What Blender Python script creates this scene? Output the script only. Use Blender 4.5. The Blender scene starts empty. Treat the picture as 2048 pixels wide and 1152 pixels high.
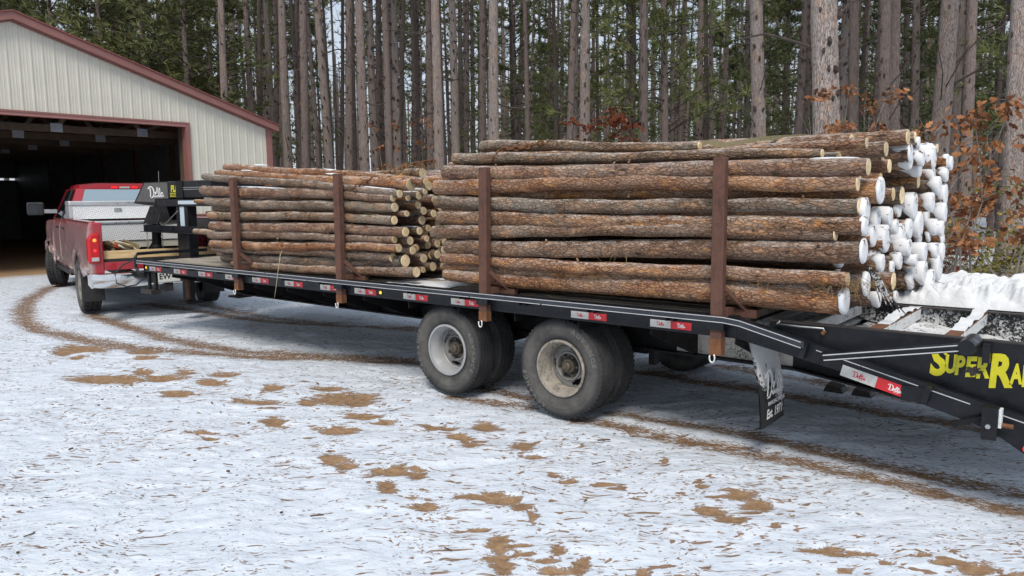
import bpy, bmesh, math, random
import numpy as np
from math import sin, cos, pi, radians, sqrt, atan2, exp
from mathutils import Vector, Matrix

scene = bpy.context.scene
COL = scene.collection

# ------------------------------------------------------------------ camera
CAM = Vector((2.9480, -4.5575, 1.6819))
YAW, PITCH, ROLL, FOC = 0.6835, 0.1184, -0.0088, 1520.33      # focal length in pixels of a 2048 wide frame
FWD = Vector((-sin(YAW) * cos(PITCH), cos(YAW) * cos(PITCH), -sin(PITCH)))
RT0 = Vector((cos(YAW), sin(YAW), 0))
UP0 = RT0.cross(FWD)
RT = RT0 * cos(ROLL) + UP0 * sin(ROLL)
UP = -RT0 * sin(ROLL) + UP0 * cos(ROLL)
cd = bpy.data.cameras.new('camera')
cd.sensor_width = 36.0
cd.lens = FOC / 2048.0 * 36.0
cd.clip_start = 0.05
cd.clip_end = 2000
cam = bpy.data.objects.new('camera', cd)
COL.objects.link(cam)
cam.matrix_world = Matrix(((RT.x, UP.x, -FWD.x, CAM.x), (RT.y, UP.y, -FWD.y, CAM.y), (RT.z, UP.z, -FWD.z, CAM.z), (0, 0, 0, 1)))
scene.camera = cam

# ------------------------------------------------------------------ light
SUN_EL, SUN_AZ = radians(50), radians(-58)        # direction the light comes from, azimuth from +X towards +Y
sd = bpy.data.lights.new('sun', 'SUN')
sd.energy = 2.6
sd.angle = radians(20)
sd.color = (1.0, 0.93, 0.84)
sun = bpy.data.objects.new('sun', sd)
COL.objects.link(sun)
sun_dir = Vector((cos(SUN_EL) * cos(SUN_AZ), cos(SUN_EL) * sin(SUN_AZ), sin(SUN_EL)))
sun.rotation_euler = (-sun_dir).to_track_quat('-Z', 'Y').to_euler()
w = bpy.data.worlds.new('World')
scene.world = w
w.use_nodes = True
wn = w.node_tree
wn.nodes.clear()
sky = wn.nodes.new('ShaderNodeTexSky')
sky.sky_type = 'NISHITA'
sky.sun_disc = False
sky.sun_elevation = SUN_EL
sky.sun_rotation = pi / 2 - SUN_AZ
sky.air_density = 1.2
sky.dust_density = 2.5
sky.ozone_density = 1.5
wtc = wn.nodes.new('ShaderNodeTexCoord')
wmap = wn.nodes.new('ShaderNodeMapping')
wmap.inputs['Scale'].default_value = (1.4, 1.4, 4.5)
wno = wn.nodes.new('ShaderNodeTexNoise')
wno.inputs['Scale'].default_value = 1.7
wno.inputs['Detail'].default_value = 7
wrm = wn.nodes.new('ShaderNodeValToRGB')
wrm.color_ramp.elements[0].position = 0.30
wrm.color_ramp.elements[0].color = (0.42, 0.42, 0.42, 1)
wrm.color_ramp.elements[1].position = 0.62
wrm.color_ramp.elements[1].color = (0.96, 0.96, 0.96, 1)
wmx = wn.nodes.new('ShaderNodeMixRGB')
wmx.inputs[2].default_value = (6.9, 7.7, 8.9, 1)
wbg = wn.nodes.new('ShaderNodeBackground')
wbg.inputs['Strength'].default_value = 0.10
wout = wn.nodes.new('ShaderNodeOutputWorld')
L = wn.links.new
L(wtc.outputs['Generated'], wmap.inputs['Vector'])
L(wmap.outputs['Vector'], wno.inputs['Vector'])
L(wno.outputs['Fac'], wrm.inputs['Fac'])
L(wrm.outputs['Color'], wmx.inputs[0])
L(sky.outputs['Color'], wmx.inputs[1])
L(wmx.outputs[0], wbg.inputs['Color'])
L(wbg.outputs[0], wout.inputs['Surface'])
vs = scene.view_settings
vs.view_transform = 'Standard'
vs.look = 'None'
vs.gamma = 1.0
vs.exposure = 0.12
vs.use_curve_mapping = False
scene.cycles.max_bounces = 5
scene.cycles.diffuse_bounces = 3
scene.cycles.transparent_max_bounces = 2
scene.cycles.use_denoising = True
scene.cycles.use_adaptive_sampling = True
scene.cycles.adaptive_threshold = 0.02

# ------------------------------------------------------------------ measuring helpers: a point of the photo (2048 wide) on a real plane
def ray(u, v):
    return RT * ((u - 1024) / FOC) + UP * ((576 - v) / FOC) + FWD
def atX(u, v, x):
    d = ray(u, v); return CAM + d * ((x - CAM.x) / d.x)
def atY(u, v, y):
    d = ray(u, v); return CAM + d * ((y - CAM.y) / d.y)
def atZ(u, v, z):
    d = ray(u, v); return CAM + d * ((z - CAM.z) / d.z)
def depth(p):
    return (Vector(p) - CAM).dot(FWD)
def pix(p):
    q = Vector(p) - CAM; d = q.dot(FWD)
    return 1024 + FOC * q.dot(RT) / d, 576 - FOC * q.dot(UP) / d

# ------------------------------------------------------------------ mesh helpers
class MB:
    """collects shapes, built as ONE mesh object"""
    def __init__(s):
        s.v = []; s.f = []; s.mi = []
    def add(s, verts, faces, m=0):
        o = len(s.v)
        s.v += [tuple(p) for p in verts]
        s.f += [tuple(i + o for i in fc) for fc in faces]
        s.mi += [m] * len(faces)
        return s
    def box(s, x0, x1, y0, y1, z0, z1, m=0):
        return s.add([(x0, y0, z0), (x1, y0, z0), (x1, y1, z0), (x0, y1, z0), (x0, y0, z1), (x1, y0, z1), (x1, y1, z1), (x0, y1, z1)],
                     [(0, 3, 2, 1), (4, 5, 6, 7), (0, 1, 5, 4), (1, 2, 6, 5), (2, 3, 7, 6), (3, 0, 4, 7)], m)
    def bar(s, p0, p1, w, h, up=(0, 0, 1), w1=None, h1=None):
        p0 = Vector(p0); p1 = Vector(p1); d = (p1 - p0).normalized(); up = Vector(up)
        sd_ = d.cross(up).normalized(); u2 = sd_.cross(d)
        w1 = w if w1 is None else w1; h1 = h if h1 is None else h1
        vs_ = []
        for p, a, b in ((p0, w, h), (p1, w1, h1)):
            for i, j in ((-1, -1), (1, -1), (1, 1), (-1, 1)):
                vs_.append(p + sd_ * (a / 2 * i) + u2 * (b / 2 * j))
        return s.add(vs_, [(3, 2, 1, 0), (4, 5, 6, 7), (0, 1, 5, 4), (1, 2, 6, 5), (2, 3, 7, 6), (3, 0, 4, 7)])
    def tube(s, pts, r, n=8, cap=True):
        pts = [Vector(p) for p in pts]
        rs = r if isinstance(r, (list, tuple)) else [r] * len(pts)
        o = []; fc = []
        ref = Vector((0.31, 0.17, 0.93))
        for i, p in enumerate(pts):
            d = (pts[min(i + 1, len(pts) - 1)] - pts[max(i - 1, 0)]).normalized()
            a = d.cross(ref)
            if a.length < 0.05: a = d.cross(Vector((1, 0, 0)))
            a.normalize(); b = d.cross(a)
            for k in range(n):
                t = 2 * pi * k / n
                o.append(p + (a * cos(t) + b * sin(t)) * rs[i])
        for i in range(len(pts) - 1):
            for k in range(n):
                fc.append((i * n + k, i * n + (k + 1) % n, (i + 1) * n + (k + 1) % n, (i + 1) * n + k))
        if cap:
            fc.append(tuple(reversed(range(n)))); fc.append(tuple((len(pts) - 1) * n + k for k in range(n)))
        return s.add(o, fc)
    def lathe(s, prof, n=32, c=(0, 0, 0), axis='y', closed=False):
        """prof: list of (radius, along axis)"""
        o = []; fc = []
        for r, a in prof:
            for k in range(n):
                t = 2 * pi * k / n
                if axis == 'y': o.append((c[0] + r * cos(t), c[1] + a, c[2] + r * sin(t)))
                elif axis == 'x': o.append((c[0] + a, c[1] + r * cos(t), c[2] + r * sin(t)))
                else: o.append((c[0] + r * cos(t), c[1] + r * sin(t), c[2] + a))
        m = len(prof)
        for i in range(m if closed else m - 1):
            j = (i + 1) % m
            for k in range(n):
                fc.append((i * n + k, i * n + (k + 1) % n, j * n + (k + 1) % n, j * n + k))
        return s.add(o, fc)
    def prism(s, poly, to3, a, b):
        """poly: 2-D outline; to3(p, q, t) -> 3-D; extruded from t=a to t=b"""
        n = len(poly)
        o = [to3(p, q, a) for p, q in poly] + [to3(p, q, b) for p, q in poly]
        fc = [tuple(range(n)), tuple(reversed(range(n, 2 * n)))]
        for i in range(n):
            j = (i + 1) % n
            fc.append((i, i + n, j + n, j))
        return s.add(o, fc)
    def build(s, name, mats, parent=None, smooth=False, local=False, bevel=0, data=False):
        me = bpy.data.meshes.new(name)
        off = Vector((0, 0, 0))
        if parent is not None and not local:
            q = parent
            while q is not None:
                off = off + q.location; q = q.parent
        me.from_pydata([(p[0] - off.x, p[1] - off.y, p[2] - off.z) for p in s.v], [], s.f)
        if not isinstance(mats, (list, tuple)): mats = [mats]
        for m in mats: me.materials.append(m)
        if len(mats) > 1: me.polygons.foreach_set('material_index', s.mi)
        bm = bmesh.new(); bm.from_mesh(me); bmesh.ops.recalc_face_normals(bm, faces=bm.faces); bm.to_mesh(me); bm.free()
        if smooth: smooth_mesh(me, smooth)
        me.update()
        if data: return me
        return link(name, me, parent, bevel)

def smooth_mesh(me, smooth=True):
    me.polygons.foreach_set('use_smooth', [True] * len(me.polygons))
    if smooth is not True:
        me.set_sharp_from_angle(angle=radians(smooth))
def link(name, me, parent=None, bevel=0):
    o = bpy.data.objects.new(name, me)
    COL.objects.link(o)
    if parent is not None: o.parent = parent
    if bevel:
        b = o.modifiers.new('bevel', 'BEVEL'); b.width = bevel; b.segments = 2; b.limit_method = 'ANGLE'
    return o
def empty(name, loc, rz=0):
    o = bpy.data.objects.new(name, None)
    COL.objects.link(o); o.location = loc; o.rotation_euler = (0, 0, rz); o.empty_display_size = 0.2
    return o
def tag(o, label, cat, group=None):
    o['label'] = label; o['category'] = cat
    if group: o['group'] = group
    return o
def kind(o, k, label=None):
    o['kind'] = k
    if label: o['label'] = label
    return o
def copy_tree(o, parent=None):
    c = o.copy(); COL.objects.link(c); c.parent = parent
    for ch in o.children: copy_tree(ch, c)
    return c
def text_geo(txt, size=1.0, shear=0.0, bold=0.0, extrude=0.0):
    cu = bpy.data.curves.new('lettering', 'FONT')
    cu.body = txt; cu.size = size; cu.shear = shear; cu.offset = bold; cu.extrude = extrude; cu.resolution_u = 3
    ob = bpy.data.objects.new('lettering', cu); COL.objects.link(ob)
    me = bpy.data.meshes.new_from_object(ob)
    vs_ = [tuple(v.co) for v in me.vertices]; fs_ = [tuple(p.vertices) for p in me.polygons]
    bpy.data.objects.remove(ob); bpy.data.curves.remove(cu); bpy.data.meshes.remove(me)
    return vs_, fs_
def ordn(n):
    wd = ['first', 'second', 'third', 'fourth', 'fifth', 'sixth', 'seventh', 'eighth', 'ninth', 'tenth', 'eleventh', 'twelfth', 'thirteenth',
          'fourteenth', 'fifteenth', 'sixteenth', 'seventeenth', 'eighteenth', 'nineteenth', 'twentieth']
    if n <= 20: return wd[n - 1]
    if n > 90: return '%dth' % n
    t = {2: 'twenty', 3: 'thirty', 4: 'forty', 5: 'fifty', 6: 'sixty', 7: 'seventy', 8: 'eighty', 9: 'ninety'}[n // 10]
    return t + '-' + wd[n % 10 - 1] if n % 10 else t[:-1] + 'ieth'

# numpy value noise
def vnoise(x, y, seed=0):
    xi = np.floor(x).astype(np.int64); yi = np.floor(y).astype(np.int64)
    fx = x - xi; fy = y - yi
    fx = fx * fx * (3 - 2 * fx); fy = fy * fy * (3 - 2 * fy)
    def h(a, b):
        n = (a * 374761393 + b * 668265263 + seed * 1442695041) & 0xFFFFFFFF
        n = ((n ^ (n >> 13)) * 1274126177) & 0xFFFFFFFF
        return ((n ^ (n >> 16)) & 0xFFFF) / 65535.0
    return (h(xi, yi) * (1 - fx) + h(xi + 1, yi) * fx) * (1 - fy) + (h(xi, yi + 1) * (1 - fx) + h(xi + 1, yi + 1) * fx) * fy
def fbm(x, y, seed=0, o=4):
    r = 0; a = 0.5; t = 0
    for i in range(o):
        r = r + a * vnoise(x * 2 ** i, y * 2 ** i, seed + i * 17); t += a; a *= 0.5
    return r / t

# ------------------------------------------------------------------ materials
class NT:
    def __init__(s, name):
        s.m = bpy.data.materials.new(name); s.m.use_nodes = True
        s.t = s.m.node_tree; s.b = s.t.nodes['Principled BSDF']
        s.out = s.t.nodes['Material Output']
    def n(s, typ, **kw):
        nd = s.t.nodes.new(typ)
        for k, v in kw.items(): setattr(nd, k, v)
        return nd
    def l(s, a, b): s.t.links.new(a, b)
    def val(s, sock, v):
        if hasattr(v, 'is_linked') or isinstance(v, bpy.types.NodeSocket): s.l(v, sock)
        elif isinstance(v, tuple) and len(v) == 3 and sock.type == 'RGBA': sock.default_value = (*v, 1)
        else: sock.default_value = v
    def co(s, scale=(1, 1, 1), rot=(0, 0, 0), loc=(0, 0, 0), kind='Object'):
        tc = s.n('ShaderNodeTexCoord'); mp = s.n('ShaderNodeMapping')
        mp.inputs['Scale'].default_value = scale; mp.inputs['Rotation'].default_value = rot; mp.inputs['Location'].default_value = loc
        s.l(tc.outputs[kind], mp.inputs['Vector']); return mp.outputs['Vector']
    def off(s, vec, k=13.7):
        """shift texture per object"""
        oi = s.n('ShaderNodeObjectInfo'); mu = s.n('ShaderNodeMath', operation='MULTIPLY'); s.l(oi.outputs['Random'], mu.inputs[0]); mu.inputs[1].default_value = k
        ad = s.n('ShaderNodeVectorMath', operation='ADD'); s.l(vec, ad.inputs[0]); s.l(mu.outputs[0], ad.inputs[1]); return ad.outputs[0]
    def rnd(s): return s.n('ShaderNodeObjectInfo').outputs['Random']
    def noise(s, vec, scale, detail=4, rough=0.55, dist=0.0):
        nd = s.n('ShaderNodeTexNoise'); s.l(vec, nd.inputs['Vector'])
        nd.inputs['Scale'].default_value = scale; nd.inputs['Detail'].default_value = detail; nd.inputs['Roughness'].default_value = rough; nd.inputs['Distortion'].default_value = dist
        return nd.outputs['Fac']
    def vor(s, vec, scale, feature='F1', out='Distance'):
        nd = s.n('ShaderNodeTexVoronoi', feature=feature); s.l(vec, nd.inputs['Vector']); nd.inputs['Scale'].default_value = scale; return nd.outputs[out]
    def ramp(s, fac, stops, interp='LINEAR'):
        nd = s.n('ShaderNodeValToRGB'); cr = nd.color_ramp; cr.interpolation = interp
        while len(cr.elements) < len(stops): cr.elements.new(0.5)
        for e, (p, c) in zip(cr.elements, stops):
            e.position = p; e.color = (c, c, c, 1) if not isinstance(c, tuple) else (*c, 1)
        s.val(nd.inputs['Fac'], fac); return nd.outputs['Color']
    def mix(s, fac, a, b, mode='MIX'):
        nd = s.n('ShaderNodeMixRGB', blend_type=mode); s.val(nd.inputs[0], fac); s.val(nd.inputs[1], a); s.val(nd.inputs[2], b); return nd.outputs[0]
    def math(s, op, a, b=0.0, c=None, clamp=False):
        nd = s.n('ShaderNodeMath', operation=op, use_clamp=clamp); s.val(nd.inputs[0], a); s.val(nd.inputs[1], b)
        if c is not None: s.val(nd.inputs[2], c)
        return nd.outputs[0]
    def sep(s, vec):
        nd = s.n('ShaderNodeSeparateXYZ'); s.l(vec, nd.inputs[0]); return nd.outputs
    def bump(s, h, strength=0.5, dist=0.01, prev=None):
        nd = s.n('ShaderNodeBump'); s.val(nd.inputs['Height'], h); nd.inputs['Strength'].default_value = strength; nd.inputs['Distance'].default_value = dist
        if prev is not None: s.l(prev, nd.inputs['Normal'])
        return nd.outputs['Normal']
    def attr(s, name):
        nd = s.n('ShaderNodeAttribute'); nd.attribute_name = name; return nd.outputs['Fac']
    def fin(s, col=None, rough=None, metal=None, normal=None, spec=None, emit=None, es=0):
        b = s.b.inputs
        if col is not None: s.val(b['Base Color'], col)
        if rough is not None: s.val(b['Roughness'], rough)
        if metal is not None: s.val(b['Metallic'], metal)
        if normal is not None: s.l(normal, b['Normal'])
        if spec is not None: b['Specular IOR Level'].default_value = spec
        if emit is not None:
            s.val(b['Emission Color'], emit); b['Emission Strength'].default_value = es
        return s.m

def plain(name, col, rough=0.5, metal=0.0, vary=0.25, scale=6.0, bump=0.0, dirt=None, dirt_amt=0.5, spec=None):
    """painted / plain surface with slight tone variation, optional dust blotches"""
    t = NT(name); v = t.co()
    a = t.noise(v, scale, 6, 0.6)
    c = t.mix(t.ramp(a, [(0.3, 0.0), (0.7, 1.0)]), tuple(x * (1 - vary) for x in col), tuple(min(1, x * (1 + vary)) for x in col))
    if dirt:
        c = t.mix(t.ramp(t.noise(v, scale * 2.3, 8, 0.7), [(0.48, 0.0), (0.72, dirt_amt)]), c, dirt)
    rg = t.ramp(t.noise(v, scale * 3, 4), [(0.3, max(0.02, rough - 0.12)), (0.7, min(1, rough + 0.12))])
    nm = t.bump(t.noise(v, scale * 12, 4), bump, 0.004) if bump else None
    return t.fin(c, rg, metal, nm, spec)

def m_log_bark(name, tint, grey, orange_amt):
    t = NT(name); v0 = t.co(); v = t.off(v0)
    # coordinates stretched along the log (local x)
    mp = t.n('ShaderNodeMapping'); t.l(v, mp.inputs['Vector']); mp.inputs['Scale'].default_value = (0.42, 1, 1)
    vs_ = mp.outputs['Vector']
    big = t.noise(vs_, 5, 3); med = t.noise(vs_, 24, 6, 0.65, 0.4); fine = t.noise(vs_, 110, 6, 0.7)
    dv = t.n('ShaderNodeVectorMath', operation='ADD'); nz_ = t.n('ShaderNodeTexNoise'); t.l(vs_, nz_.inputs['Vector']); nz_.inputs['Scale'].default_value = 30; sc3 = t.n('ShaderNodeVectorMath', operation='SCALE'); t.l(nz_.outputs['Color'], sc3.inputs[0]); sc3.inputs['Scale'].default_value = 0.045; t.l(vs_, dv.inputs[0]); t.l(sc3.outputs[0], dv.inputs[1])
    cells = t.vor(dv.outputs[0], 46, 'DISTANCE_TO_EDGE')
    c = t.mix(t.ramp(med, [(0.3, 0.0), (0.72, 1.0)]), tuple(x * 0.55 for x in tint), tint)
    c = t.mix(t.ramp(big, [(0.42, 0.0), (0.68, 0.8)]), c, grey)
    c = t.mix(t.math('MULTIPLY', t.ramp(t.noise(vs_, 14, 5, 0.7, 0.6), [(0.55, 0.0), (0.64, 1.0)]), orange_amt), c, (0.42, 0.20, 0.075))
    c = t.mix(t.ramp(fine, [(0.55, 0.0), (0.70, 0.8)]), c, (0.42, 0.33, 0.235))
    c = t.mix(t.ramp(t.noise(vs_, 75, 5, 0.7), [(0.34, 0.75), (0.44, 0.0)]), c, (0.045, 0.028, 0.019))
    c = t.mix(t.math('MULTIPLY', t.ramp(cells, [(0.0, 0.7), (0.10, 0.0)]), t.ramp(t.noise(vs_, 12, 4), [(0.35, 0.1), (0.65, 1.0)])), c, (0.035, 0.022, 0.015))
    c = t.mix(t.ramp(t.noise(vs_, 19, 3, 0.5), [(0.27, 0.8), (0.33, 0.0)]), c, (0.03, 0.02, 0.014))
    c = t.mix(t.ramp(t.noise(vs_, 38, 6, 0.75), [(0.66, 0.0), (0.74, 0.8)]), c, (0.30, 0.31, 0.24))
    c = t.mix(t.math('MULTIPLY', t.ramp(t.noise(vs_, 6, 5, 0.65, 0.8), [(0.55, 0.0), (0.62, 1.0)]), 0.55 * orange_amt + 0.2), c, t.mix(fine, (0.26, 0.135, 0.08), (0.46, 0.29, 0.17)))
    gn = t.n('ShaderNodeNewGeometry'); sz = t.sep(gn.outputs['Normal'])
    top_pale = t.math('MULTIPLY', t.ramp(sz[2], [(0.35, 0.0), (0.85, 0.5)]), t.ramp(t.math('ADD', med, t.math('MULTIPLY', fine, 0.6)), [(0.72, 0.0), (0.92, 1.0)]))  # paler on faces that point up, broken by noise
    c = t.mix(top_pale, c, (0.62, 0.57, 0.53))
    hsv = t.n('ShaderNodeHueSaturation'); t.l(c, hsv.inputs['Color'])
    t.l(t.math('MULTIPLY_ADD', t.rnd(), 0.65, 1.10), hsv.inputs['Value']); t.l(t.math('MULTIPLY_ADD', t.rnd(), 0.35, 0.82), hsv.inputs['Saturation'])
    h = t.math('ADD', t.math('MULTIPLY', t.ramp(cells, [(0.0, 0.0), (0.16, 1.0)]), 0.5), t.math('MULTIPLY', med, 0.7))
    h = t.math('ADD', h, t.math('MULTIPLY', fine, 0.4))
    return t.fin(hsv.outputs[0], 0.9, 0, t.bump(h, 0.95, 0.022), 0.2)

def m_cut_wood():
    t = NT('cut_wood'); v = t.co(); oi = t.off(v)
    s = t.sep(v)
    r = t.math('SQRT', t.math('ADD', t.math('MULTIPLY', s[1], s[1]), t.math('MULTIPLY', s[2], s[2])))
    rr = t.math('ADD', r, t.math('MULTIPLY', t.noise(oi, 18, 3), 0.012))
    ring = t.math('SINE', t.math('MULTIPLY', rr, 900.0))
    c = t.mix(t.ramp(t.noise(oi, 10, 4), [(0.3, 0.0), (0.7, 1.0)]), (0.64, 0.48, 0.27), (0.84, 0.71, 0.49))
    c = t.mix(t.math('MULTIPLY', t.math('ADD', ring, 1.0), 0.13), c, (0.35, 0.20, 0.08))
    c = t.mix(t.ramp(r, [(0.0, 0.5), (0.014, 0.0)]), c, (0.30, 0.16, 0.06))
    c = t.mix(t.ramp(t.noise(oi, 30, 5, 0.7), [(0.6, 0.0), (0.72, 0.5)]), c, (0.30, 0.19, 0.09))
    hsv = t.n('ShaderNodeHueSaturation'); t.l(c, hsv.inputs['Color']); t.l(t.math('MULTIPLY_ADD', t.rnd(), 0.5, 0.72), hsv.inputs['Value'])
    return t.fin(hsv.outputs[0], 0.8, 0, t.bump(t.noise(oi, 90, 4), 0.3, 0.004), 0.2)

def m_snow(name='snow', speck=0.0):
    t = NT(name); v = t.co()
    c = t.mix(t.noise(v, 9, 5), (0.64, 0.665, 0.69), (0.75, 0.765, 0.78))
    if speck:
        c = t.mix(t.ramp(t.noise(v, 55, 7, 0.75), [(0.60, 0.0), (0.68, speck)]), c, (0.12, 0.08, 0.05))
    h = t.math('ADD', t.noise(v, 40, 6, 0.6), t.math('MULTIPLY', t.noise(v, 160, 3), 0.3))
    t.b.inputs['Subsurface Weight'].default_value = 0.0
    return t.fin(c, 0.7, 0, t.bump(h, 0.5, 0.015), 0.25)

def m_frost(name, amt, base=(0.018, 0.019, 0.021), col=(0.55, 0.57, 0.58), scale=34):
    """black steel caked with blown snow in small lumps"""
    t = NT(name); v = t.co(scale=(1, 1, 1))
    n1 = t.noise(v, scale, 5, 0.65, 0.6); n2 = t.noise(v, 6, 4, 0.6)
    f = t.math('ADD', n1, t.math('MULTIPLY', t.math('SUBTRACT', n2, 0.5), 0.6))
    k = t.ramp(f, [(0.62 - amt * 0.4, 0.0), (0.68 - amt * 0.4, 1.0)])
    c = t.mix(k, base, t.mix(n1, tuple(x * 0.75 for x in col), col))
    return t.fin(c, t.mix(k, (0.35,) * 3, (0.8,) * 3), 0, t.bump(k, 0.9, 0.012), 0.3)

def m_rust(name, c1, c2, scale=14):
    t = NT(name); v = t.co(); a = t.noise(v, scale, 7, 0.7); b = t.noise(v, scale * 5, 4, 0.6)
    st = t.co(scale=(1, 1, 0.12)); d = t.noise(st, scale * 2.2, 5)
    c = t.mix(t.ramp(a, [(0.35, 0.0), (0.65, 1.0)]), c1, c2)
    c = t.mix(t.ramp(d, [(0.5, 0.0), (0.7, 0.55)]), c, tuple(x * 0.45 for x in c1))
    c = t.mix(t.ramp(b, [(0.58, 0.0), (0.7, 0.5)]), c, (0.26, 0.115, 0.05))
    return t.fin(c, 0.82, 0.0, t.bump(t.math('ADD', a, t.math('MULTIPLY', b, 0.5)), 0.4, 0.004), 0.3)

def m_tyre():
    t = NT('tyre_rubber'); v = t.off(t.co())
    a = t.noise(v, 7, 6, 0.65); b = t.noise(v, 45, 5, 0.7)
    s = t.sep(t.co())
    r = t.math('SQRT', t.math('ADD', t.math('MULTIPLY', s[0], s[0]), t.math('MULTIPLY', s[2], s[2])))
    c = t.mix(t.ramp(a, [(0.3, 0.0), (0.7, 1.0)]), (0.022, 0.023, 0.025), (0.055, 0.055, 0.056))
    # dried road dust on the side wall band
    band = t.ramp(r, [(0.225, 0.2), (0.27, 1.0), (0.33, 1.0), (0.36, 0.0)])
    c = t.mix(t.math('MULTIPLY', band, t.ramp(a, [(0.3, 0.15), (0.62, 0.6)])), c, (0.15, 0.142, 0.128))
    c = t.mix(t.ramp(b, [(0.58, 0.0), (0.74, 0.4)]), c, (0.17, 0.145, 0.115))
    rdg = t.math('MULTIPLY', t.ramp(t.math('SINE', t.math('MULTIPLY', r, 620.0)), [(0.5, 0.0), (0.9, 1.0)]), t.ramp(r, [(0.322, 0.0), (0.327, 1.0), (0.365, 1.0), (0.368, 0.0)]))
    return t.fin(c, 0.78, 0, t.bump(t.math('ADD', t.math('ADD', a, b), rdg), 0.35, 0.004), 0.3)

def m_deck():
    t = NT('weathered_plank'); v = t.off(t.co(scale=(0.25, 3.2, 3.2)))
    a = t.noise(v, 9, 7, 0.65, 0.5); b = t.noise(v, 45, 5, 0.6)
    c = t.mix(t.ramp(a, [(0.25, 0.0), (0.75, 1.0)]), (0.20, 0.165, 0.125), (0.46, 0.42, 0.36))
    c = t.mix(t.ramp(b, [(0.52, 0.0), (0.7, 0.6)]), c, (0.12, 0.095, 0.07))
    hsv = t.n('ShaderNodeHueSaturation'); t.l(c, hsv.inputs['Color']); t.l(t.math('MULTIPLY_ADD', t.rnd(), 0.4, 0.8), hsv.inputs['Value'])
    return t.fin(hsv.outputs[0], 0.85, 0, t.bump(t.math('ADD', a, b), 0.4, 0.004), 0.2)

def m_lumber():
    t = NT('fresh_lumber'); v = t.off(t.co(scale=(1, 0.15, 2.0)))
    a = t.noise(v, 30, 5, 0.6, 0.6)
    c = t.mix(t.ramp(a, [(0.3, 0.0), (0.7, 1.0)]), (0.50, 0.33, 0.15), (0.72, 0.56, 0.32))
    return t.fin(c, 0.7, 0, None, 0.25)

def m_diamond():
    """aluminium tread plate: rows of raised lozenges"""
    t = NT('tread_plate'); v = t.co()
    s = t.sep(v)
    def lattice(sg, ph):
        p = t.math('ADD', s[1], t.math('MULTIPLY', s[2], sg)); q = t.math('SUBTRACT', s[1], t.math('MULTIPLY', s[2], sg))
        a = t.math('SINE', t.math('MULTIPLY_ADD', p, 2 * pi / 0.045, ph)); b = t.math('SINE', t.math('MULTIPLY_ADD', q, 2 * pi / 0.09, ph))
        return t.ramp(t.math('MULTIPLY', a, b), [(0.25, 0.0), (0.55, 1.0)])
    h = t.mix(0.5, lattice(1.0, 0.0), lattice(-1.0, 1.57), 'ADD')
    c = t.mix(t.noise(v, 8, 5), (0.84, 0.85, 0.86), (0.92, 0.92, 0.92))
    c = t.mix(t.ramp(h, [(0.0, 0.35), (0.6, 0.0)]), c, (0.25, 0.27, 0.29))
    return t.fin(c, 0.40, 0.15, t.bump(h, 0.8, 0.006))

def m_paint_red():
    t = NT('red_truck_paint'); v = t.co()
    s = t.sep(v)
    hz = t.math('ADD', s[2], t.math('MULTIPLY', t.math('SUBTRACT', t.noise(v, 3.0, 6, 0.7), 0.5), 0.55))
    # dried salt and road dust, thick low on the body sides and thinning above the belt line
    side = t.ramp(t.math('ABSOLUTE', s[1]), [(0.90, 0.0), (0.955, 1.0)])
    salt = t.math('MULTIPLY', t.ramp(t.math('MULTIPLY', hz, 0.5), [(0.27, 0.90), (0.47, 0.74), (0.62, 0.66), (0.80, 0.0)]), side)
    base = t.mix(t.noise(v, 2.0, 3), (0.30, 0.008, 0.018), (0.38, 0.012, 0.024))
    c = t.mix(salt, base, (0.33, 0.265, 0.25))
    t.b.inputs['Coat Weight'].default_value = 0.9; t.b.inputs['Coat Roughness'].default_value = 0.07
    return t.fin(c, t.mix(salt, (0.30,) * 3, (0.75,) * 3), 0.0)

def m_trunk(name, c_dark, c_light, c_orange, amt):
    t = NT(name); v0 = t.off(t.co(), 41.0)
    mp = t.n('ShaderNodeMapping'); t.l(v0, mp.inputs['Vector']); mp.inputs['Scale'].default_value = (1, 1, 0.30); v = mp.outputs['Vector']
    cell = t.vor(v, 24, 'DISTANCE_TO_EDGE'); med = t.noise(v, 13, 6, 0.7, 0.5); fine = t.noise(v, 60, 5, 0.7)
    c = t.mix(t.ramp(med, [(0.3, 0.0), (0.72, 1.0)]), c_dark, c_light)
    c = t.mix(t.math('MULTIPLY', t.ramp(t.noise(v, 7, 5, 0.7), [(0.54, 0.0), (0.66, 1.0)]), amt), c, c_orange)
    c = t.mix(t.ramp(fine, [(0.56, 0.0), (0.72, 0.6)]), c, tuple(min(1, x * 1.5) for x in c_light))
    c = t.mix(t.math('MULTIPLY', t.ramp(cell, [(0.0, 0.75), (0.10, 0.0)]), t.ramp(med, [(0.35, 1.0), (0.62, 0.25)])), c, (0.050, 0.040, 0.035))
    hsv = t.n('ShaderNodeHueSaturation'); t.l(c, hsv.inputs['Color']); t.l(t.math('MULTIPLY_ADD', t.rnd(), 0.5, 0.75), hsv.inputs['Value'])
    h = t.math('ADD', t.ramp(cell, [(0.0, 0.0), (0.12, 0.6)]), t.math('MULTIPLY', med, 0.8))
    return t.fin(hsv.outputs[0], 0.9, 0, t.bump(h, 0.9, 0.03), 0.15)

def m_leaf(name, cols, rough=0.7):
    t = NT(name); g = t.n('ShaderNodeNewGeometry')
    v = t.co(); a = t.noise(v, 2.5, 4, 0.7)
    rnd = g.outputs['Random Per Island']
    c = t.ramp(t.math('ADD', t.math('MULTIPLY', rnd, 0.6), t.math('MULTIPLY', a, 0.5)), [(0.2, cols[0]), (0.5, cols[1]), (0.85, cols[2])])
    return t.fin(c, rough, 0, None, 0.2)

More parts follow.
